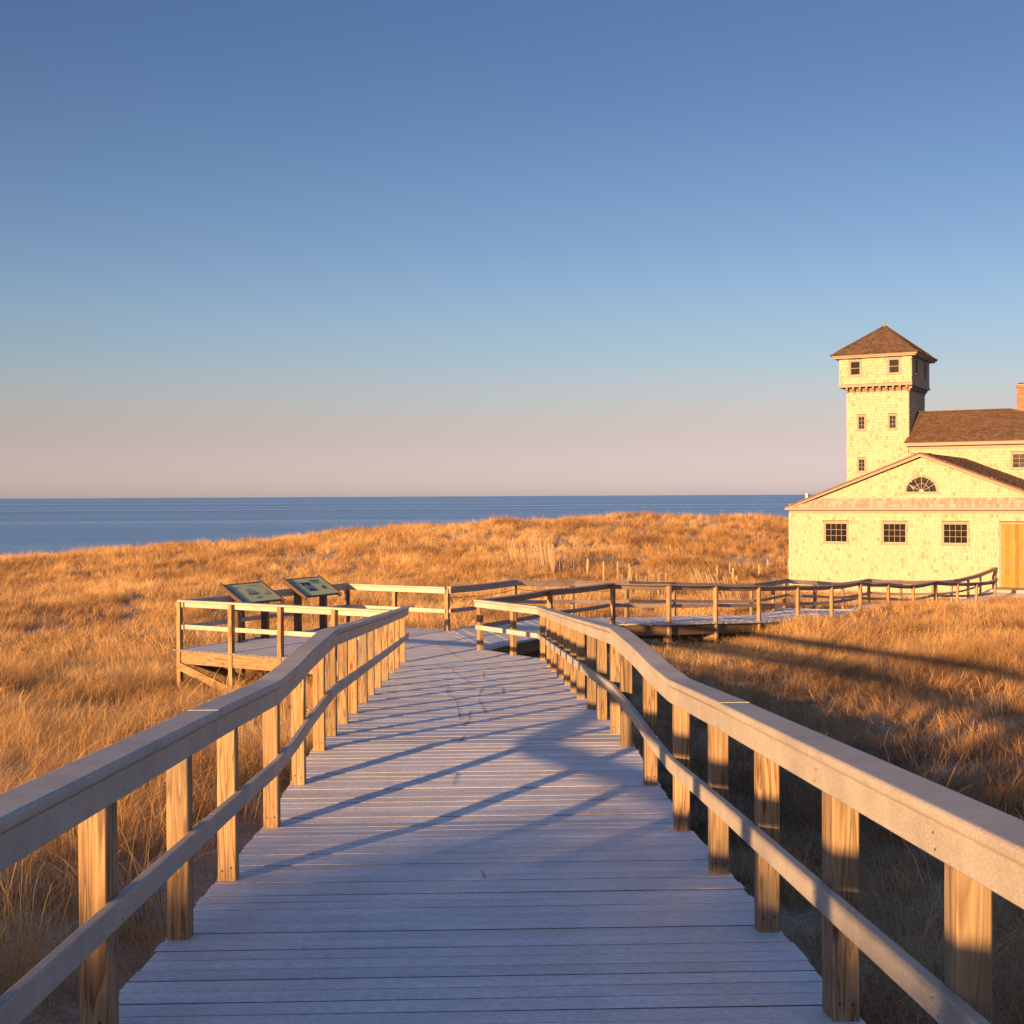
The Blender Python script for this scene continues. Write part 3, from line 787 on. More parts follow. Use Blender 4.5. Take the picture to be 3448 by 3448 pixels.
# ------------------------------------------------------------------ information panels
def info_panel(center, label, variant):
    T = thing('information_panel', label, 'sign', (center.x, center.y, zp), math.atan2(VX.y, VX.x), 'information panels on the platform')
    # local: x along the panel, -y is the reading side (towards the ramp), z up
    for s in (-1, 1):
        v, f = cham_box(0.045, 0.075, 0.012, 0.80, 0.004)
        lg = link('leg', mesh_data('leg', v, f, M['signmetal']), T, (s * 0.42, 0.06, 0))
        mb = MB(); mb.box(-0.02, 0.02, -0.0775, -0.075, 0.14, 0.72); mb.build('inset_panel', M['beam'], lg)
        mb = MB(); mb.box(-0.13, 0.13, -0.17, 0.17, 0.0, 0.012); mb.build('base_plate', M['signmetal'], lg)
    tilt = math.radians(31)
    ca, sa = math.cos(tilt), math.sin(tilt)
    def pl(x, y, z): return (x, 0.02 + y * ca - z * sa, 0.93 + y * sa + z * ca)
    def slab(x0, x1, y0, y1, z0, z1):
        vs = [(x0, y0, z0), (x1, y0, z0), (x1, y1, z0), (x0, y1, z0), (x0, y0, z1), (x1, y0, z1), (x1, y1, z1), (x0, y1, z1)]
        return [pl(*q) for q in vs], [(0, 3, 2, 1), (4, 5, 6, 7), (0, 1, 5, 4), (1, 2, 6, 5), (2, 3, 7, 6), (3, 0, 4, 7)]
    W_, H_ = 0.55, 0.31
    fp = mobj('panel_face', *slab(-W_, W_, -H_, H_, 0, 0.012), M['signgreen'], T)
    for n, a in (('side_frame', (-W_ - .045, -W_, -H_ - .06, H_ + .06, -.04, .035)), ('side_frame', (W_, W_ + .045, -H_ - .06, H_ + .06, -.04, .035)),
                 ('edge_frame', (-W_, W_, H_, H_ + .018, -.02, .02)), ('edge_frame', (-W_, W_, -H_ - .018, -H_, -.02, .02))):
        mobj(n, *slab(*a), M['signmetal'], T)
    def pr(name, poly, mat):                  # flat print on the face
        mobj(name, [pl(x, y, 0.0135) for x, y in poly], [tuple(range(len(poly)))], mat, fp)
    def rect(name, x0, x1, y0, y1, mat): pr(name, [(x0, y0), (x1, y0), (x1, y1), (x0, y1)], mat)
    rect('printed_band', -W_ + .01, -W_ + .13, -H_ + .01, H_ - .06, M['signblue'])
    for k in range(3): rect('printed_text', -0.40, -0.40 + 0.22 - .04 * k, 0.20 - .022 * k, 0.207 - .022 * k, M['signink'])
    for k in range(2): rect('printed_text', 0.1, 0.34 - .03 * k, 0.235 - .02 * k, 0.24 - .02 * k, M['signink'])
    if variant == 0:                          # a sailing ship
        pr('printed_ship', [(-.12, -.06), (.14, -.06), (.18, -.02), (-.16, -.015)], M['signink'])
        for x, h in ((-.07, .13), (.02, .17), (.10, .12)):
            pr('printed_mast', [(x - .005, -.02), (x + .005, -.02), (x + .004, h), (x - .004, h)], M['signink'])
            pr('printed_sail', [(x - .035, .0), (x + .03, .005), (x + .022, h * .55), (x - .022, h * .5)], M['signblue'])
            pr('printed_sail', [(x - .022, h * .58), (x + .02, h * .6), (x + .012, h * .9), (x - .012, h * .88)], M['signblue'])
        pr('printed_sea', [(-.2, -.09), (.2, -.085), (.15, -.07), (-.18, -.07)], M['signblue'])
        rect('printed_picture', -.05, .13, -.21, -.15, M['signblue'])
        ring = [(.36 + .07 * math.cos(a), .16 + .055 * math.sin(a)) for a in np.linspace(0, 2 * math.pi, 15)]
        for a, b in zip(ring[:-1], ring[1:]):
            pr('printed_line', [a, b, (b[0] * .98 + .0072, b[1] * .95 + .008), (a[0] * .98 + .0072, a[1] * .95 + .008)], M['signink'])
        pr('printed_figure', [(.28, -.08), (.44, -.12), (.46, -.1), (.3, -.05)], M['signink'])
        pr('printed_figure', [(.40, .0), (.46, -.09), (.475, -.08), (.42, .02)], M['signink'])
    else:                                     # an old photograph with text
        rect('printed_photograph', -.26, .06, -.16, .17, M['signblue'])
        pr('printed_photograph', [(-.24, .04), (-.15, .09), (-.05, .03), (.05, .1), (.05, .16), (-.25, .16)], M['signink'])
        pr('printed_photograph', [(-.22, -.14), (.03, -.15), (.0, -.08), (-.12, -.04), (-.2, -.09)], M['signink'])
        for k in range(5): rect('printed_text', .12, .42 - .03 * (k % 3), .17 - .02 * k, .178 - .02 * k, M['signink'])
        for k in range(6):
            rect('printed_headline', .12 + .05 * k, .12 + .05 * k + .035, .185, .225, M['signink'])
        pr('printed_figure', [(.27, -.1), (.38, -.13), (.40, -.02), (.33, .02), (.28, -.03)], M['signink'])
    return T
c1 = Vector((-5.15, 25.65)) + UX * 0.03
c2 = c1 + VX * 1.86
info_panel(c1, 'tilted panel printed with a sailing ship, by the platform corner post', 0)
info_panel(c2, 'tilted panel printed with a dark old photograph and a headline', 1)

# ------------------------------------------------------------------ the life-saving station
D1 = Vector((0.876, -0.481))
bx, by, _ = at(2661, 1900, 62.0)
ST_ = thing('lifesaving_station', 'white shingled station with hipped lookout tower, gabled boat room and brown roofs', 'building',
            (bx, by, ZC - 4.8), math.atan2(D1.y, D1.x))
EXPO = 0.157
WID = [0.075, 0.09, 0.105, 0.12, 0.135, 0.16]
def shingle_geo(wd, hgt=EXPO * 1.12, ob=0.036, ot=0.004):
    # local x along the wall, -y outwards, z up from the butt
    v = [(0, 0, 0), (wd, 0, 0), (wd, 0, hgt), (0, 0, hgt), (0, -ob, 0), (wd, -ob, 0), (wd, -ot, hgt), (0, -ot, hgt)]
    f = [(4, 5, 6, 7), (0, 1, 5, 4), (1, 2, 6, 5), (3, 0, 4, 7), (2, 3, 7, 6)]
    return v, f
sh_mesh = [mesh_data('shingle', *shingle_geo(w_ - 0.006), M['wall']) for w_ in WID]
def inside(poly, x, y):
    c = False
    for (x1, y1), (x2, y2) in zip(poly, poly[1:] + poly[:1]):
        if (y1 > y) != (y2 > y) and x < (x2 - x1) * (y - y1) / (y2 - y1) + x1: c = not c
    return c
def shingle_wall(parent, poly, holes, frame, mat, singles=None, name='shingles', expo=EXPO):
    """poly, holes in (u, z); frame(u, out, z) -> building space; singles(u, z) picks shingles that become objects of their own"""
    z0 = min(p[1] for p in poly); z1 = max(p[1] for p in poly); u0 = min(p[0] for p in poly); u1 = max(p[0] for p in poly)
    mb = MB(); z = z0; cand = []
    while z < z1 - 0.02:
        u = u0 - random.uniform(0, .1)
        while u < u1:
            k = random.randrange(len(WID)); wd = WID[k] - 0.006
            a, b = max(u, u0), min(u + wd, u1); zm = z + expo * .5; um = (a + b) / 2
            u += WID[k]
            if b - a < 0.03 or not inside(poly, um, zm): continue
            bad = False; 
            for hx0, hx1, hz0, hz1 in holes:
                if zm > hz0 and zm < hz1 and b > hx0 and a < hx1:
                    if a < hx0 - .03: b = hx0
                    elif b > hx1 + .03: a = hx1
                    else: bad = True
            if bad or b - a < .03: continue
            zj = z + random.uniform(-.006, .006)
            if singles and abs((b - a) - wd) < 1e-6 and singles(um, zm): cand.append((a, zj, k)); continue
            hgt = min(expo * 1.12, z1 + .03 - zj)
            vv, ff = shingle_geo(b - a, hgt, 0.032 + random.random() * .010)
            mb.add([frame(a + x, -y, zj + q) for x, y, q in vv], ff)
        z += expo
    o = mb.build(name, mat, parent); o['kind'] = 'stuff'
    return cand

def fr_front(off): return lambda u, out, z: (u, off - out, z)
def fr_right(u0): return lambda u, out, z: (u0 + out, u, z)      # faces +u, runs back with depth
def fr_left(u0): return lambda u, out, z: (u0 - out, -u, z)
def fr_back(off): return lambda u, out, z: (-u, off + out, z)

def window(u, z, wd, ht, cols, rows, frame, fw=0.08, sashw=0.03, dark=False, double=False):
    """a framed window centred on (u, z): frame boards, sill, sash, muntins, one pane per light"""
    x0, x1, z0, z1 = u - wd / 2, u + wd / 2, z - ht / 2, z + ht / 2
    def bx(mb, a, b, c0, c1, o0, o1):
        q = [frame(x, o, zz) for zz in (c0, c1) for x, o in ((a, o0), (b, o0), (b, o1), (a, o1))]
        mb.add(q, [(0, 3, 2, 1), (4, 5, 6, 7), (0, 1, 5, 4), (1, 2, 6, 5), (2, 3, 7, 6), (3, 0, 4, 7)])
    mb = MB()
    bx(mb, x0, x0 + fw, z0, z1, -.06, .045); bx(mb, x1 - fw, x1, z0, z1, -.06, .045)
    bx(mb, x0 + fw, x1 - fw, z1 - fw, z1, -.06, .045)
    T = mb.build('window', M['trim'], ST_)
    mb = MB(); bx(mb, x0 - .02, x1 + .02, z0 - .04, z0 + .045, -.05, .075); mb.build('sill', M['trim'], T)
    a, b, c0, c1 = x0 + fw, x1 - fw, z0 + .045, z1 - fw
    mb = MB()
    for s in ((a, a + sashw, c0, c1), (b - sashw, b, c0, c1), (a + sashw, b - sashw, c0, c0 + sashw), (a + sashw, b - sashw, c1 - sashw, c1)): bx(mb, *s, -.06, -.005)
    mb.build('sash', M['sash'], T)
    a += sashw; b -= sashw; c0 += sashw; c1 -= sashw
    mw = 0.016 if wd > .8 else 0.012
    for i in range(1, cols):
        xx = a + (b - a) * i / cols; mb = MB(); bx(mb, xx - mw / 2, xx + mw / 2, c0, c1, -.045, -.012); mb.build('muntin', M['trim'] if wd > .8 else M['sash'], T)
    for j in range(1, rows):
        zz = c0 + (c1 - c0) * j / rows; mb = MB(); k = 1.8 if double else 1
        bx(mb, a, b, zz - mw * k / 2, zz + mw * k / 2, -.0445, -.0115); mb.build('muntin', M['trim'] if wd > 1 else M['sash'], T)
    for i in range(cols):
        for j in range(rows):
            xa, xb = a + (b - a) * i / cols, a + (b - a) * (i + 1) / cols
            za, zb = c0 + (c1 - c0) * j / rows, c0 + (c1 - c0) * (j + 1) / rows
            t = random.uniform(-.0015, .0015); t2 = random.uniform(-.0015, .0015)
            mobj('pane', [frame(xa, -.03 + t, za), frame(xb, -.03 + t2, za), frame(xb, -.03 - t, zb), frame(xa, -.03 - t2, zb)], [(0, 1, 2, 3)], M['glass'], T)
    return (x0 + .01, x1 - .01, z0 - .03, z1)

GW, GE, GA = 12.2, 4.2, 6.62                   # boat room: width, eave height, apex height
OFF = 11.0                                     # how far behind the gable the tower front stands
F0, F1 = fr_front(0.0), fr_front(OFF)
SL = (GA - GE) / (GW / 2 + .05)
# boat room walls
mb = MB(); mb.add([(0, .12, -.4), (GW, .12, -.4), (GW, .12, GE), (GW / 2, .12, GA - .1), (0, .12, GE)], [(0, 1, 2, 3, 4)])
mb.add([(.03, OFF, -.4), (.03, OFF, GE), (.03, .02, GE), (.03, .02, -.4)], [(0, 3, 2, 1)])
mb.add([(GW - .03, OFF, -.4), (GW - .03, OFF, GE), (GW - .03, .02, GE), (GW - .03, .02, -.4)], [(0, 1, 2, 3)])
holes = []
for (a, b) in ((1.6, 2.8), (4.29, 5.49), (6.97, 8.19)):
    holes.append(window((a + b) / 2, 3.02, b - a, 1.02, 4, 3, F0))
holes.append((9.44, 12.02, -.5, 3.51))
wallF = mb.build('wall', M['sheath'], ST_)
for h in holes[:3]: pass
cand = shingle_wall(wallF, [(0, -.35), (GW, -.35), (GW, 3.99), (0, 3.99)], holes, F0, M['wall'], singles=lambda u, z: u > 2.9 and z > 0.75)
cand.sort(key=lambda c: -c[0] - c[2] * 0.9)
for a, z, k in cand[:300]: link('shingle', sh_mesh[k], wallF, (a, 0, z))
mbx = MB()
for a, z, k in cand[300:]:
    vv, ff = shingle_geo(WID[k] - .006); mbx.add([(a + x, y, z + q) for x, y, q in vv], ff)
o = mbx.build('shingles', M['wall'], wallF); o['kind'] = 'stuff'
shingle_wall(wallF, [(-OFF, -.35), (0, -.35), (0, GE), (-OFF, GE)], [], fr_left(0), M['wall'])
# gable above the pent
lun_u, lun_z, lun_r = 6.10, 4.90, 0.66
hl = [(lun_u - .70, lun_u + .70, 4.80, 5.25), (lun_u - .62, lun_u + .62, 5.25, 5.40), (lun_u - .42, lun_u + .42, 5.40, 5.55), (lun_u - .2, lun_u + .2, 5.5, 5.62)]
shingle_wall(wallF, [(0.9, 4.55), (GW - .9, 4.55), (GW / 2, GA - .02)], hl, F0, M['wall'])
# pent roof strip with its moulded eave
PT = 0.34
def fr_pent(u, out, z):
    t = (z - 4.18) / 0.46
    return (u, -0.30 * (1 - t) - out, z + out * .4)
mb = MB(); mb.add([(-.10, -.30, 4.16), (GW + .1, -.30, 4.16), (GW - 1.0, 0.0, 4.66), (1.0, 0.0, 4.66)], [(0, 1, 2, 3)])
mb.add([(-.1, -.30, 4.16), (GW + .1, -.30, 4.16), (GW + .1, .02, 4.16), (-.1, .02, 4.16)], [(0, 3, 2, 1)])
pent = mb.build('pent_roof', M['sheath'], ST_)
shingle_wall(pent, [(-.12, 4.18), (GW + .12, 4.18), (GW - 1.02, 4.64), (1.02, 4.64)], [], fr_pent, M['walltop'], expo=0.15)
mb = MB(); mb.box(-.12, GW + .12, -.345, -.30, 4.07, 4.185); mb.box(-.08, GW + .08, -.30, -.022, 4.06, 4.145); mb.build('cornice', M['trim'], ST_)
mb = MB(); mb.box(-.03, GW + .03, -.06, -.001, 3.93, 4.058); mb.build('frieze_board', M['trim'], ST_)
mb = MB(); mb.box(-.05, .06, -.045, .0, -.35, 3.925); mb.build('corner_board', M['paletrim'], ST_)
# roof slopes of the boat room
def slope_roof(name, quad, mat_top, thick=0.07, expo=0.14):
    """quad: lower-left, lower-right, upper-right, upper-left seen from outside"""
    A, B, C, D = [Vector(q) for q in quad]
    n = (B - A).cross(D - A).normalized()
    if n.z < 0: n = -n
    mb = MB(); lo = [p - n * thick for p in (A, B, C, D)]
    mb.add([A, B, C, D] + lo, [(0, 1, 2, 3), (7, 6, 5, 4), (0, 4, 5, 1), (1, 5, 6, 2), (2, 6, 7, 3), (3, 7, 4, 0)])
    R = mb.build(name, M['roofbase'], ST_)
    mb = MB(); up = ((D - A) + (C - B)) * .5; L = up.length; rows = int(L / expo)
    for r in range(rows):
        t0, t1 = r / rows, min(1.0, (r + 1.1) / rows)
        a, b = A.lerp(D, t0), B.lerp(C, t0); a2, b2 = A.lerp(D, t1), B.lerp(C, t1)
        Lr_ = (b - a).length
        if Lr_ < .05: continue
        s = 0
        while s < Lr_ - .01:
            wd = random.choice((.1, .13, .16, .2, .24)); e = min(s + wd - .005, Lr_)
            f0, f1 = s / Lr_, e / Lr_; th = .014 + random.random() * .014; jo = random.uniform(-.012, .012)
            dn = (a - a2).normalized() * jo
            p = [a.lerp(b, f0) + dn, a.lerp(b, f1) + dn, a2.lerp(b2, f1), a2.lerp(b2, f0)]
            q = [p[0] + n * th, p[1] + n * th, p[2] + n * .003, p[3] + n * .003]
            mb.add(p[:2] + q, [(2, 3, 4, 5), (0, 1, 3, 2), (1, 4, 3), (0, 2, 5)])
            s += wd
    o = mb.build('roof_shingles', mat_top, R); o['kind'] = 'stuff'
    return R
RO = 0.33                                       # rake overhang
rid = GA + 0.06
slope_roof('roof', [(-.17, OFF, GE), (-.17, -RO, GE), (GW / 2, -RO, rid), (GW / 2, OFF, rid)], M['roof'])
slope_roof('roof', [(GW + .17, -RO, GE), (GW + .17, OFF, GE), (GW / 2, OFF, rid), (GW / 2, -RO, rid)], M['roof'])
for s in (-1, 1):                               # rake boards
    p = Vector((GW / 2 + s * (GW / 2 + .17), -RO - .012, GE - .1)); q = Vector((GW / 2, -RO - .012, rid - .1))
    v = [p + Vector((0, 0, .0)), q, q + Vector((0, 0, -.115)), p + Vector((0, 0, -.06))]
    v = [Vector((a.x, a.y, a.z + .02)) for a in v]; v2 = [a + Vector((0, .03, 0)) for a in v]
    mobj('rake_board', v + v2, [(0, 1, 2, 3) if s > 0 else (3, 2, 1, 0), (4, 5, 6, 7), (0, 4, 5, 1), (2, 6, 7, 3)], M['trim'], ST_)
# fan window
mb = MB(); n = 20
ro, ri = lun_r + .09, lun_r
for i in range(n):
    a0, a1 = math.pi * i / n, math.pi * (i + 1) / n
    pts_ = []
    for out in (-.05, .05):
        for a, r in ((a0, ri), (a1, ri), (a1, ro), (a0, ro)):
            pts_.append(F0(lun_u + r * math.cos(a), out, lun_z + r * math.sin(a)))
    mb.add(pts_, [(0, 1, 2, 3), (7, 6, 5, 4), (0, 4, 5, 1), (2, 6, 7, 3)])
fan = mb.build('fan_window', M['trim'], ST_)
mb = MB(); mb.box(lun_u - ro - .02, lun_u + ro + .02, -.06, .02, lun_z - .09, lun_z); mb.build('sill', M['trim'], fan)
R2 = [lun_r * .12, lun_r * .55, lun_r]
for k in range(6):
    a0, a1 = math.pi * k / 6, math.pi * (k + 1) / 6
    for r0, r1 in zip(R2[:-1], R2[1:]):
        pp_ = [F0(lun_u + r * math.cos(a), -.008 + random.uniform(-.004, .004), lun_z + r * math.sin(a)) for a, r in ((a0, r0), (a0, r1), ((a0 + a1) / 2, r1), (a1, r1), (a1, r0), ((a0 + a1) / 2, r0))]
        mobj('pane', pp_, [(5, 4, 3, 2, 1, 0)], M['glass'], fan)
    if k:
        v, f = beam(F0(lun_u + R2[0] * math.cos(a0), .0, lun_z + R2[0] * math.sin(a0)), F0(lun_u + lun_r * math.cos(a0), .0, lun_z + lun_r * math.sin(a0)), .02, .02, .002, up=Vector((0, 1, 0)))
        mobj('muntin', v, f, M['sash'], fan)
pa = [F0(lun_u + R2[1] * math.cos(a), .004, lun_z + R2[1] * math.sin(a)) for a in np.linspace(0.01, math.pi - .01, 17)]
for a, b in zip(pa[:-1], pa[1:]):
    v, f = beam(a, b, .018, .018, .002, up=Vector((0, 1, 0))); mobj('muntin', v, f, M['sash'], fan)
hubp = [F0(lun_u + R2[0] * 1.3 * math.cos(a), .02, lun_z + R2[0] * 1.3 * math.sin(a)) for a in np.linspace(0, math.pi, 9)]
mobj('hub', hubp, [tuple(range(8, -1, -1))], M['paletrim'], fan)
# boat door of vertical boards
mb = MB(); mb.box(9.44, 9.55, -.06, .0, .55, 3.51); mb.box(11.91, 12.02, -.06, .0, .55, 3.51); mb.box(9.55, 11.91, -.06, .0, 3.44, 3.51)
door = mb.build('door', M['trim'], ST_)
u = 9.552
while u < 11.9:
    mb = MB(); mb.box(u, min(u + .138, 11.908), -.03 + random.uniform(-.003, .003), .0, .66, 3.438); ob = mb.build('plank', M['door'], door); u += .142
mb = MB(); mb.box(9.3, 12.2, -1.6, -.07, .48, .65); mb.build('door_sill', M['oldrail'], ST_)

# tower
TU0, TU1, TD = -0.10, 3.24, 4.2
mb = MB(); mb.box(TU0 + .09, TU1 - .09, OFF + .09, OFF + TD - .09, -.4, 10.6)
cab0, cab1, cf, cb = -.44, 3.44, OFF - .27, OFF + TD + .27
mb.box(cab0 + .09, cab1 - .09, cf + .09, cb - .09, 10.72, 12.3)
tw = mb.build('tower', M['sheath'], ST_)
Fc = fr_front(cf)
th = [window(.715, 8.725, .51, .83, 2, 3, F1, .075, .025), window(2.39, 8.725, .52, .83, 2, 3, F1, .075, .025), window(.715, 6.405, .51, .79, 2, 3, F1, .075, .025)]
shingle_wall(tw, [(TU0, 4.0), (TU1, 4.0), (TU1, 10.36), (TU0, 10.36)], th, F1, M['wall'])
shingle_wall(tw, [(OFF, 6.5), (OFF + TD, 6.5), (OFF + TD, 10.36), (OFF, 10.36)], [], fr_right(TU1), M['wall'])
ch = [window(.445, 11.72, .74, .90, 1, 2, Fc, .1, .03, double=True), window(2.53, 11.73, .76, .90, 1, 2, Fc, .1, .03, double=True)]
shingle_wall(tw, [(cab0, 10.82), (cab1, 10.82), (cab1, 12.22), (cab0, 12.22)], ch, Fc, M['wall'])
Fr = fr_right(cab1)
cr = [window(cf + 1.25, 11.75, .74, .9, 1, 2, Fr, .1, .03, double=True), window(cf + 3.55, 11.75, .74, .9, 1, 2, Fr, .1, .03, double=True)]
shingle_wall(tw, [(cf, 10.82), (cb, 10.82), (cb, 12.22), (cf, 12.22)], cr, Fr, M['wall'])
mb = MB(); mb.box(cab0 - .05, cab1 + .05, cf - .05, cb + .05, 10.66, 10.80); mb.build('belt_course', M['trim'], ST_)
def bracket(u, fr, dep):
    prof = [(0, 10.655), (dep, 10.655), (dep, 10.56), (dep * .45, 10.46), (.03, 10.34), (0, 10.34)]
    v = [fr(u - .05, o, z) for o, z in prof] + [fr(u + .05, o, z) for o, z in prof]; k = len(prof)
    f = [tuple(range(k)), tuple(range(2 * k - 1, k - 1, -1))] + [(i, k + i, k + (i + 1) % k, (i + 1) % k) for i in range(k)]
    mobj('bracket', v, f, M['trim'], tw)
for k in range(10): bracket(TU0 + .06 + (TU1 - TU0 - .12) * k / 9, F1, .25)
for k in range(12): bracket(OFF + .06 + (TD - .12) * k / 11, fr_right(TU1), .18)
# pyramidal roof with a flared eave
cx_, cy_ = (cab0 + cab1) / 2, (cf + cb) / 2
mb = MB(); mb.box(cab0 - .24, cab1 + .28, cf - .28, cb + .28, 12.22, 12.30); mb.box(cab0 - .31, cab1 + .36, cf - .36, cb + .36, 12.30, 12.385); mb.build('eave', M['trim'], ST_)
lev = [(0.0, 12.39, .40), (.10, 12.48, .23), (.22, 12.68, .0), (1.0, 14.16, None)]
def ring_at(e, z):
    return [(cab0 - e, cf - e, z), (cab1 + e, cf - e, z), (cab1 + e, cb + e, z), (cab0 - e, cb + e, z)]
def lv(i):
    e = lev[i]
    return ring_at(e[2], e[1]) if e[2] is not None else [(cx_ - .05, cy_ - .05, e[1]), (cx_ + .05, cy_ - .05, e[1]), (cx_ + .05, cy_ + .05, e[1]), (cx_ - .05, cy_ + .05, e[1])]
for i in range(3):
    lo, hi = lv(i), lv(i + 1)
    for k in range(4):
        slope_roof('tower_roof', [lo[k], lo[(k + 1) % 4], hi[(k + 1) % 4], hi[k]], M['roof'], .03, .13)
for k in range(4):                              # hip caps
    pts_ = [Vector(lv(i)[k]) + Vector((0, 0, .03)) for i in range(4)]
    for a, b in zip(pts_[:-1], pts_[1:]):
        v, f = beam(a, b, .13, .035, .004); mobj('hip_cap', v, f, M['roof'], ST_)
mb = MB(); rr_ = [(.09, 14.10), (.10, 14.16), (.045, 14.20), (.035, 14.32), (.055, 14.36), (.035, 14.40), (.03, 14.55), (.012, 14.62)]
for i in range(len(rr_) - 1):
    for k in range(10):
        a0, a1 = 2 * math.pi * k / 10, 2 * math.pi * (k + 1) / 10
        (r0, z0), (r1, z1) = rr_[i], rr_[i + 1]
        mb.add([(cx_ + r0 * math.cos(a0), cy_ + r0 * math.sin(a0), z0), (cx_ + r0 * math.cos(a1), cy_ + r0 * math.sin(a1), z0), (cx_ + r1 * math.cos(a1), cy_ + r1 * math.sin(a1), z1), (cx_ + r1 * math.cos(a0), cy_ + r1 * math.sin(a0), z1)], [(0, 1, 2, 3)])
mb.build('finial', M['copper'], ST_)

# main house behind
HU1 = 13.5
mb = MB(); mb.box(TU1 + .02, HU1 - .09, OFF + .09, OFF + TD - .09, -.4, 7.45)
mh = mb.build('wall', M['sheath'], ST_)
hw = [window(3.90, 6.45, 1.15, 1.0, 3, 3, F1, .09), window(9.02, 6.51, 1.22, .88, 3, 3, F1, .09)]
shingle_wall(mh, [(TU1 + .02, 4.0), (HU1, 4.0), (HU1, 7.36), (TU1 + .02, 7.36)], hw, F1, M['wall'])
shingle_wall(mh, [(OFF, 2.5), (OFF + TD, 2.5), (OFF + TD, 7.36), (OFF, 7.36)], [], fr_right(HU1), M['wall'])
mb = MB(); mb.box(TU1 + .01, HU1 + .35, OFF - .35, OFF + .02, 7.36, 7.44); mb.box(TU1 - .1, HU1 + .4, OFF - .40, OFF - .35, 7.36, 7.55); mb.box(TU1 + .01, HU1 + .05, OFF - .05, OFF - .02, 7.18, 7.355); mb.build('fascia', M['trim'], ST_)
rz_, ro_ = 9.30, 13.1
slope_roof('roof', [(TU1 - .17, OFF - .46, 7.56), (HU1 + .46, OFF - .46, 7.56), (8.03 + 2.6, OFF + .05, 7.93), (TU1, OFF + .05, 7.93)][0:2] + [(HU1 - .03, OFF + .05, 7.93), (TU1, OFF + .05, 7.93)], M['roof'], .04)
slope_roof('roof', [(TU1, OFF + .05, 7.93), (HU1 - .03, OFF + .05, 7.93), (8.05, ro_, rz_), (TU1, ro_, rz_)], M['roof'], .05)
slope_roof('roof', [(HU1 - .03, OFF + .05, 7.93), (HU1 - .03, OFF + TD - .05, 7.93), (8.06, ro_ + .02, rz_), (8.05, ro_, rz_)], M['roof'], .05)
slope_roof('roof', [(HU1 + .46, OFF + TD + .46, 7.56), (TU1, OFF + TD + .46, 7.56), (TU1, ro_, rz_), (8.05, ro_, rz_)], M['roof'], .05)
v, f = beam((TU1, ro_, rz_ + .03), (8.1, ro_, rz_ + .03), .2, .05); mobj('ridge_cap', v, f, M['roof'], ST_)
v, f = beam((8.1, ro_, rz_ + .03), (HU1 - .03, OFF + .05, 7.97), .16, .04); mobj('hip_cap', v, f, M['roof'], ST_)
# brick chimney
chx, chy, chw, chd = 8.36, 13.75, .95, .7
mb = MB(); mb.box(chx + .012, chx + chw - .012, chy + .012, chy + chd - .012, 8.5, 10.68)
chim = mb.build('chimney', M['mortar'], ST_)
BH, BL = .067, .215
bmesh_b = {}
def brick_mesh(L_):
    k = round(L_, 3)
    if k not in bmesh_b:
        mb = MB(); mb.box(0, L_, 0, .06, 0, BH - .01); bmesh_b[k] = mesh_data('brick', mb.v, mb.f, M['brick'])
    return bmesh_b[k]
nbk = 0
for r in range(32):
    z = 8.5 + r * BH; cor = .03 if r >= 29 else 0
    u = chx - cor - (BL / 2 if r % 2 else 0)
    while u < chx + chw + cor - .02:
        a, b = max(u, chx - cor), min(u + BL - .01, chx + chw + cor)
        if b - a > .04: link('brick', brick_mesh(b - a), chim, (a, chy - cor, z))
        u += BL
    v_ = chy - cor - (0 if r % 2 else BL / 2)
    mbk = MB()
    while v_ < chy + chd + cor:
        a, b = max(v_, chy - cor + .061), min(v_ + BL - .01, chy + chd + cor)
        if b - a > .04: link('brick', brick_mesh(b - a), chim, (chx - cor + .06, a, z), (0, 0, math.pi / 2))
        v_ += BL
mb = MB(); mb.box(chx + .05, chx + chw - .05, chy + .05, chy + chd - .05, 10.6, 10.75); mb.build('flue', M['underside'], chim)
# low rear porch whose roof end shows past the boat room
mb = MB(); mb.box(-2.25, -.12, OFF + .6, OFF + 3.4, -.4, 4.45); pw = mb.build('porch', M['paletrim'], ST_)
slope_roof('porch_roof', [(-2.4, OFF + 3.6, 4.45), (-2.4, OFF + .4, 4.45), (-.11, OFF + .4, 4.86), (-.11, OFF + 3.6, 4.86)], M['roof'], .06)
mb = MB(); mb.box(-2.52, -2.36, OFF + .3, OFF + .46, 3.9, 4.86); mb.build('porch_post', M['paletrim'], ST_)

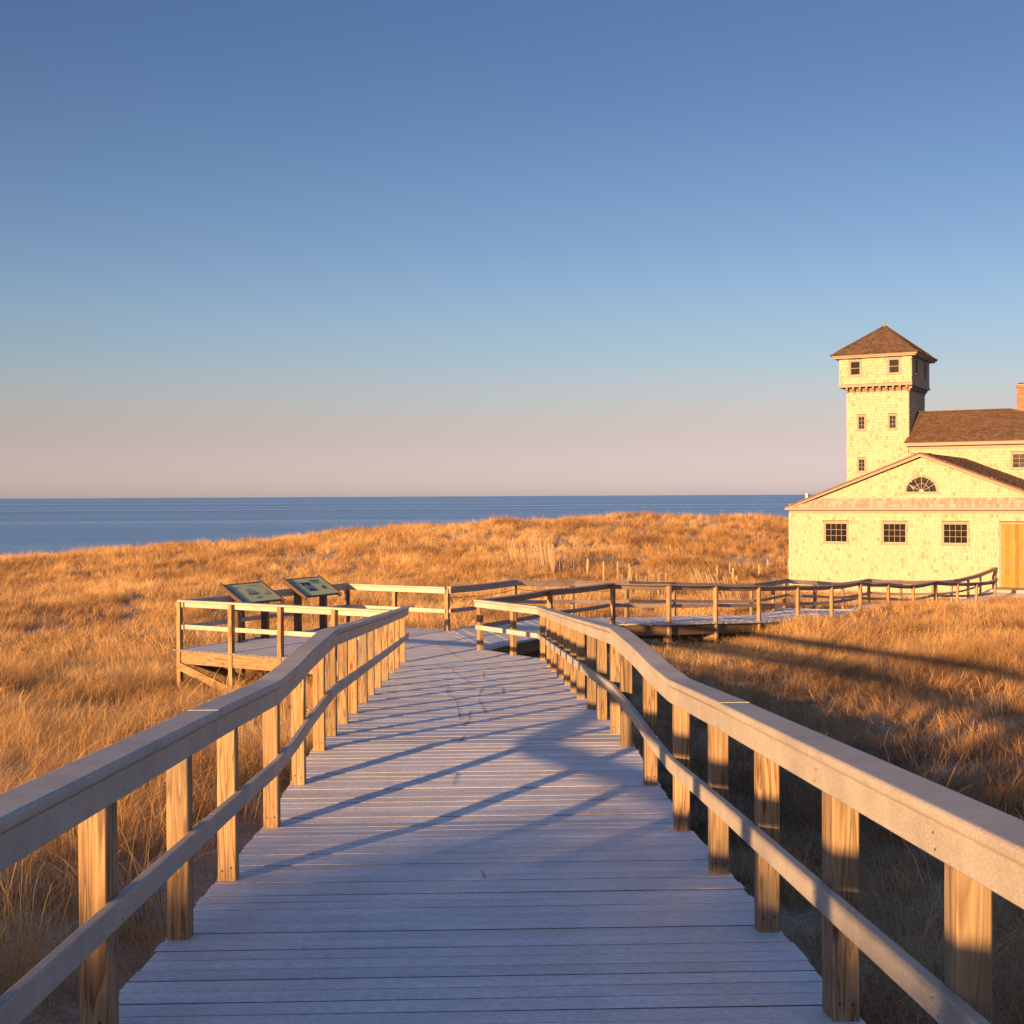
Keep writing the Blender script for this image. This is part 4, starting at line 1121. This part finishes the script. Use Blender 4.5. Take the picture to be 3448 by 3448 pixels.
# ------------------------------------------------------------------ snow fences and stakes in the dune
def ground_at_px(x, y):                        # walk along the view ray until it meets the ground
    a, b = ray(x, y); best = None
    for Y in np.arange(24, 95, .25):
        if ZC + b * Y < gz(a * Y, Y): return Vector((a * Y, Y, gz(a * Y, Y)))
    return Vector((a * 60, 60, gz(a * 60, 60)))
stk = [(1856, 1853, 1890), (1888, 1880, 1925), (1931, 1877, 1912), (1978, 1883, 1920), (2033, 1893, 1950), (2081, 1892, 1955), (2123, 1898, 1955), (2415, 1902, 1945), (2457, 1898, 1930), (2467, 1915, 1950), (2482, 1938, 1960), (2555, 1902, 1935), (2586, 1884, 1900), (2654, 1880, 1925)]
for x, yt, yb_ in stk:
    stake_lab = ('weathered round stake in the row beside the leaning snow fence' if x < 2200 else
                 'thin grey stake by the broken snow fence below the station corner' if x < 2600 else 'lone thin stake right beside the corner of the white station')
    p = ground_at_px(x, yb_ + 14)
    hgt = (yb_ + 14 - yt) * p.y / FPX
    r = random.uniform(.045, .06)
    n = 9; v = []; f = []
    tx, ty = random.uniform(-.05, .05), random.uniform(-.05, .05)
    zs = [-.3, hgt * .4, hgt * .85, hgt - .02, hgt]; rs = [r, r * 1.04, r * .97, r * .93, r * .7]
    for z, q in zip(zs, rs):
        for k in range(n):
            a = 2 * math.pi * k / n; v.append((tx * z + q * math.cos(a) * (1 + .06 * math.sin(3 * a)), ty * z + q * math.sin(a), z))
    for i in range(4):
        for k in range(n): f.append((i * n + k, i * n + (k + 1) % n, (i + 1) * n + (k + 1) % n, (i + 1) * n + k))
    f.append(tuple(range(4 * n, 5 * n)))
    o = mobj('stake', v, f, M['slat']); o.location = p
    tag(o, stake_lab, 'stake', stake_lab[:60].split(' in the ')[0].split(' by the ')[0] + 's' if x < 2600 else None)
slat_me = {}
for k in range(4):
    v, f = cham_box(.024, .007, -.15, 1.02 + .10 * k, .002); slat_me[k] = mesh_data('slat', v, f, M['slat'])
def snow_fence(px, label, hgt=1.0, lean=.15):
    P = [ground_at_px(x, y) for x, y in px]
    T = thing('snow_fence', label, 'fence', P[0], 0, 'snow fences in the dune')
    pts_ = resample(P, .105); wires = [[], []]
    for p in pts_:
        z = gz(p.x, p.y)
        if random.random() < .1: continue
        q = Vector((p.x + random.uniform(-.03, .03), p.y + random.uniform(-.02, .02), z)) - P[0]
        rx, ry = random.uniform(-.08, .08) + lean * (.5 + vnoise(np.array([p.x]), np.array([p.y]), 1.5, 5)[0]), random.uniform(-.10, .10)
        link('slat', slat_me[random.randrange(4)], T, q, (rx, ry, math.atan2(P[-1].y - P[0].y, P[-1].x - P[0].x)))
        for w_, zz in zip(wires, (.35, .85)): w_.append(q + Vector((0, 0, zz)))
    for w_ in wires:
        if len(w_) > 1:
            v, f = sweep(w_, [(.004 * math.cos(a), .004 * math.sin(a)) for a in (0, 2.1, 4.2)]); mobj('wire', v, f, M['cable'], T)
snow_fence([(1715, 1898), (1790, 1908), (1855, 1920), (1868, 1945)], 'leaning snow fence of grey slats half sunk in the open dune grass', lean=.3)
snow_fence([(2072, 2026), (2150, 2030), (2240, 2030)], 'snow fence of pale slats just behind the walkway opposite the round stakes', lean=.1)
snow_fence([(2352, 2018), (2400, 2022), (2430, 2030), (2500, 2050)], 'short broken snow fence near the walkway bend below the station corner', lean=.5)

# ------------------------------------------------------------------ beach grass
def tuft(name, nb_, hgt, spread, lean, wdt, mat, seg=5, seed=0, droop=1.0):
    r = np.random.default_rng(seed); v = []; f = []; c = []
    for b in range(nb_):
        a = r.uniform(0, 2 * math.pi); rad = spread * math.sqrt(r.random())
        x0, y0 = rad * math.cos(a), rad * math.sin(a)
        L = hgt * r.uniform(.55, 1.15)
        az = r.normal(0, 1.0) if r.random() < .65 else r.uniform(-math.pi, math.pi)
        th0 = abs(r.normal(.30, .22)); bend = droop * r.uniform(.5, 1.5) * lean
        wd = wdt * r.uniform(.6, 1.3); rb = r.random()
        p = np.array([x0, y0, -.03]); th = th0; n0 = len(v)
        side = np.array([-math.sin(az + r.normal(0, .6)), math.cos(az), 0])
        for i in range(seg + 1):
            t = i / seg; wv = wd * (1 - t * .92) * (.7 + .6 * min(1, 3 * t) if t < .34 else 1.0)
            v.append(tuple(p - side * wv)); v.append(tuple(p + side * wv))
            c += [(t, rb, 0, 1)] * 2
            d = np.array([math.sin(th) * math.cos(az), math.sin(th) * math.sin(az), math.cos(th)])
            p = p + d * L / seg; th = min(th + bend / seg * (.4 + 1.3 * t), 2.1)
        for i in range(seg): f.append((n0 + 2 * i, n0 + 2 * i + 1, n0 + 2 * i + 3, n0 + 2 * i + 2))
    me = mesh_data(name, v, f, mat)
    at_ = me.color_attributes.new('blade', 'FLOAT_COLOR', 'POINT')
    at_.data.foreach_set('color', np.array(c, 'f').ravel())
    return bpy.data.objects.new(name, me)

def grass_field(name, tufts, P, rot, scl, idx, label_name):
    gc = bpy.data.collections.new(name + '_tufts')
    for t in tufts: gc.objects.link(t)
    me = bpy.data.meshes.new(name); me.from_pydata(P.tolist(), [], [])
    for nm, ty, arr in (('rot', 'FLOAT_VECTOR', rot), ('scl', 'FLOAT_VECTOR', scl)):
        a = me.attributes.new(nm, ty, 'POINT'); a.data.foreach_set('vector', arr.astype('f').ravel())
    a = me.attributes.new('tone', 'FLOAT', 'POINT')
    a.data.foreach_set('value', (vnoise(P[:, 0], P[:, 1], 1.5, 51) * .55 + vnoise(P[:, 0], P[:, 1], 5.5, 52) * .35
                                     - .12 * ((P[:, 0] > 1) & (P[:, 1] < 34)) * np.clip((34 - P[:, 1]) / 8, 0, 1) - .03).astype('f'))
    a = me.attributes.new('idx', 'INT', 'POINT'); a.data.foreach_set('value', idx.astype('i'))
    ob = link(name, me); ob['kind'] = 'stuff'
    ng = bpy.data.node_groups.new(name, 'GeometryNodeTree')
    ng.interface.new_socket('Geometry', in_out='INPUT', socket_type='NodeSocketGeometry')
    ng.interface.new_socket('Geometry', in_out='OUTPUT', socket_type='NodeSocketGeometry')
    nd, ln = ng.nodes, ng.links
    gi, go = nd.new('NodeGroupInput'), nd.new('NodeGroupOutput')
    ci = nd.new('GeometryNodeCollectionInfo'); ci.inputs['Collection'].default_value = gc
    ci.inputs['Separate Children'].default_value = True; ci.inputs['Reset Children'].default_value = True
    ip = nd.new('GeometryNodeInstanceOnPoints'); ip.inputs['Pick Instance'].default_value = True
    def attr(nm, ty):
        n = nd.new('GeometryNodeInputNamedAttribute'); n.data_type = ty; n.inputs['Name'].default_value = nm
        return n.outputs['Attribute']
    er = nd.new('FunctionNodeEulerToRotation')
    ln.new(attr('rot', 'FLOAT_VECTOR'), er.inputs[0]); ln.new(er.outputs[0], ip.inputs['Rotation'])
    ln.new(attr('scl', 'FLOAT_VECTOR'), ip.inputs['Scale']); ln.new(attr('idx', 'INT'), ip.inputs['Instance Index'])
    ln.new(gi.outputs[0], ip.inputs['Points']); ln.new(ci.outputs[0], ip.inputs['Instance']); ln.new(ip.outputs[0], go.inputs[0])
    md = ob.modifiers.new('grass', 'NODES'); md.node_group = ng
    return ob

NPv = np.array([(x, y) for x, y, _ in NP]); FPv = np.array([(x, y) for x, y, _ in FP])
walk_poly = [tuple(p) for p in NPv] + [(21.4, 54.6), (23.6, 56.1), (21.75, 57.3)] + [tuple(p) for p in FPv[::-1]]
def in_poly(px, py, poly):
    c = np.zeros(len(px), bool)
    for (x1, y1), (x2, y2) in zip(poly, poly[1:] + poly[:1]):
        k = ((y1 > py) != (y2 > py)); c ^= k & (px < (x2 - x1) * (py - y1) / (y2 - y1 + 1e-12) + x1)
    return c
st_ang = math.atan2(D1.y, D1.x)
def free_mask(x, y, m=0.0):
    ok = ~((np.abs(x - 0.005 - AX * y) < 1.34 + m) & (y < 23.2))
    ok &= ~in_poly(x, y, walk_poly)
    pl_ = [tuple(Q), tuple(G), tuple(rl), tuple(rr), tuple(RP0), tuple(K), tuple(Mc)]
    ok &= ~in_poly(x, y, pl_)
    dx, dy = x - bx, y - by; c, s = math.cos(-st_ang), math.sin(-st_ang)
    u, v = dx * c - dy * s, dx * s + dy * c
    ok &= ~((u > -.3) & (u < 14) & (v > -.4) & (v < 16)) & ~((u > 8.5) & (u < 13) & (v > -3.5) & (v < 0))
    return ok
def scatter(n, y0, y1, ext=1.0):
    """points over the strip y0..y1, a little wider than the view"""
    y = np.sqrt(RNG.random(n) * ((y1 + 6) ** 2 - (y0 + 6) ** 2) + (y0 + 6) ** 2) - 6
    hw = (y + 6) * 0.43 * ext + 3
    return (RNG.random(n) * 2 - 1) * hw, y
def field_arrays(x, y, dens, smin, smax, kinds, lean_amp=1.0, zsc=None):
    keep = RNG.random(len(x)) < dens
    x, y = x[keep], y[keep]
    z = ZC - ground_h(x, y)
    ang = (vnoise(x, y, 6.0, 21) + vnoise(x, y, 2.2, 22) * .7) * 5.0 + 0.6 + RNG.normal(0, .9, len(x))
    tilt = np.abs(RNG.normal(.25, .18, len(x))) * lean_amp
    rot = np.stack([np.zeros(len(x)), tilt, ang], -1)
    s = smin + (smax - smin) * RNG.random(len(x)) * (.75 + .9 * np.clip(vnoise(x, y, 3.0, 31) + .3, 0, 1))
    scl = np.stack([s * 1.05, s * 1.05, s * (1 + RNG.normal(0, .1, len(x)))], -1)
    return np.stack([x, y, z], -1), rot, scl, RNG.integers(kinds[0], kinds[1], len(x))

straw = [tuft('straw_tuft', 64, .74, .17, 2.1, .0019, M['straw'], 7, 100 + k) for k in range(4)] + \
        [tuft('straw_tuft', 56, .60, .20, 2.9, .0019, M['straw'], 7, 110 + k) for k in range(3)] + \
        [tuft('straw_tuft', 40, .56, .24, 2.2, .0055, M['straw'], 4, 120 + k) for k in range(5)]      # broader blades for the distance
russ = [tuft('russet_tuft', 70, .30, .15, 2.3, .0017, M['russet'], 6, 140 + k) for k in range(3)] + \
       [tuft('russet_tuft', 46, .44, .19, 2.6, .0018, M['russet'], 6, 150 + k) for k in range(2)] + \
       [tuft('russet_tuft', 44, .40, .20, 2.2, .0042, M['russet'], 5, 160 + k) for k in range(3)]

parts = []
def add_straw(n, y0, y1, dens_fn, smin, smax, kinds, lean=1.0):
    x, y = scatter(n, y0, y1); k = free_mask(x, y, .05); x, y = x[k], y[k]
    parts.append(field_arrays(x, y, dens_fn(x, y), smin, smax, kinds, lean))
def clumpy(x, y, s, lo): return np.clip((vnoise(x, y, s, 41) + vnoise(x, y, s * .4, 42) * .6 + .28) * 2.2, lo, 1)
def d_left_near(x, y):
    e = np.abs(x - ramp_x(y)) - 1.25
    side = np.where(x < 0, np.clip((e - .25) / .9, .02, 1), np.clip((e - .6) / 6.0, .015, .40) * np.clip((y - 1) / 8, .4, 1.6))
    return side * clumpy(x, y, .9, .15)
add_straw(8500, -4, 13, d_left_near, .7, 1.1, (0, 7))
def d_mid(x, y):
    sh = np.where(x > 1.3, np.clip((x - 1.3) / 18 + (y - 16) / 30, .10, .8), 1)
    return sh * clumpy(x, y, 1.6, .25)
add_straw(10000, 13, 30, d_mid, .65, 1.05, (0, 7))
add_straw(8000, 18, 36, d_mid, .6, 1.05, (7, 12))
def d_far(x, y): return clumpy(x, y, 2.0, .22)
add_straw(36000, 30, 64, d_far, .6, 1.15, (7, 12))
add_straw(40000, 58, 112, d_far, .75, 1.35, (7, 12))
# the slope behind the viewer, unseen, its ridge raised to shade the near deck
xb = RNG.uniform(-34, 16, 9000); yb_ = RNG.uniform(-30, 0, 9000); k = free_mask(xb, yb_, .3)
xb, yb_ = xb[k], yb_[k]
parts.append(field_arrays(xb, yb_, clumpy(xb, yb_, 1.4, .3), .9, 1.3, (7, 12)))
GP = [np.concatenate([p[i] for p in parts]) for i in range(4)]
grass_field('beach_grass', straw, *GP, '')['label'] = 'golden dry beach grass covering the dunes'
bpy.data.objects['beach_grass']['category'] = 'grass'

parts = []
def d_russ(x, y):
    e = np.abs(x - ramp_x(y)) - 1.3
    r = np.where(x > 0, np.clip(e / 1.0 + .2, .15, 1), .35 * np.clip(e / .6, .25, 1) * np.clip(2.4 - e, .12, 1))
    return r * clumpy(x, y, .8, .30)
add_straw(15000, -3, 13, d_russ, .7, 1.2, (0, 5))
def d_russ2(x, y): return np.where(x > 1, np.clip(1.25 - (x - 3) / 16 - (y - 14) / 24, .12, 1), .12) * clumpy(x, y, 1.1, .35)
add_straw(15000, 13, 34, d_russ2, .75, 1.2, (3, 8))
GP = [np.concatenate([p[i] for p in parts]) for i in range(4)]
grass_field('dead_grass', russ, *GP, '')['label'] = 'dark russet dead grass tufts on the sand beside the ramp'
bpy.data.objects['dead_grass']['category'] = 'grass'
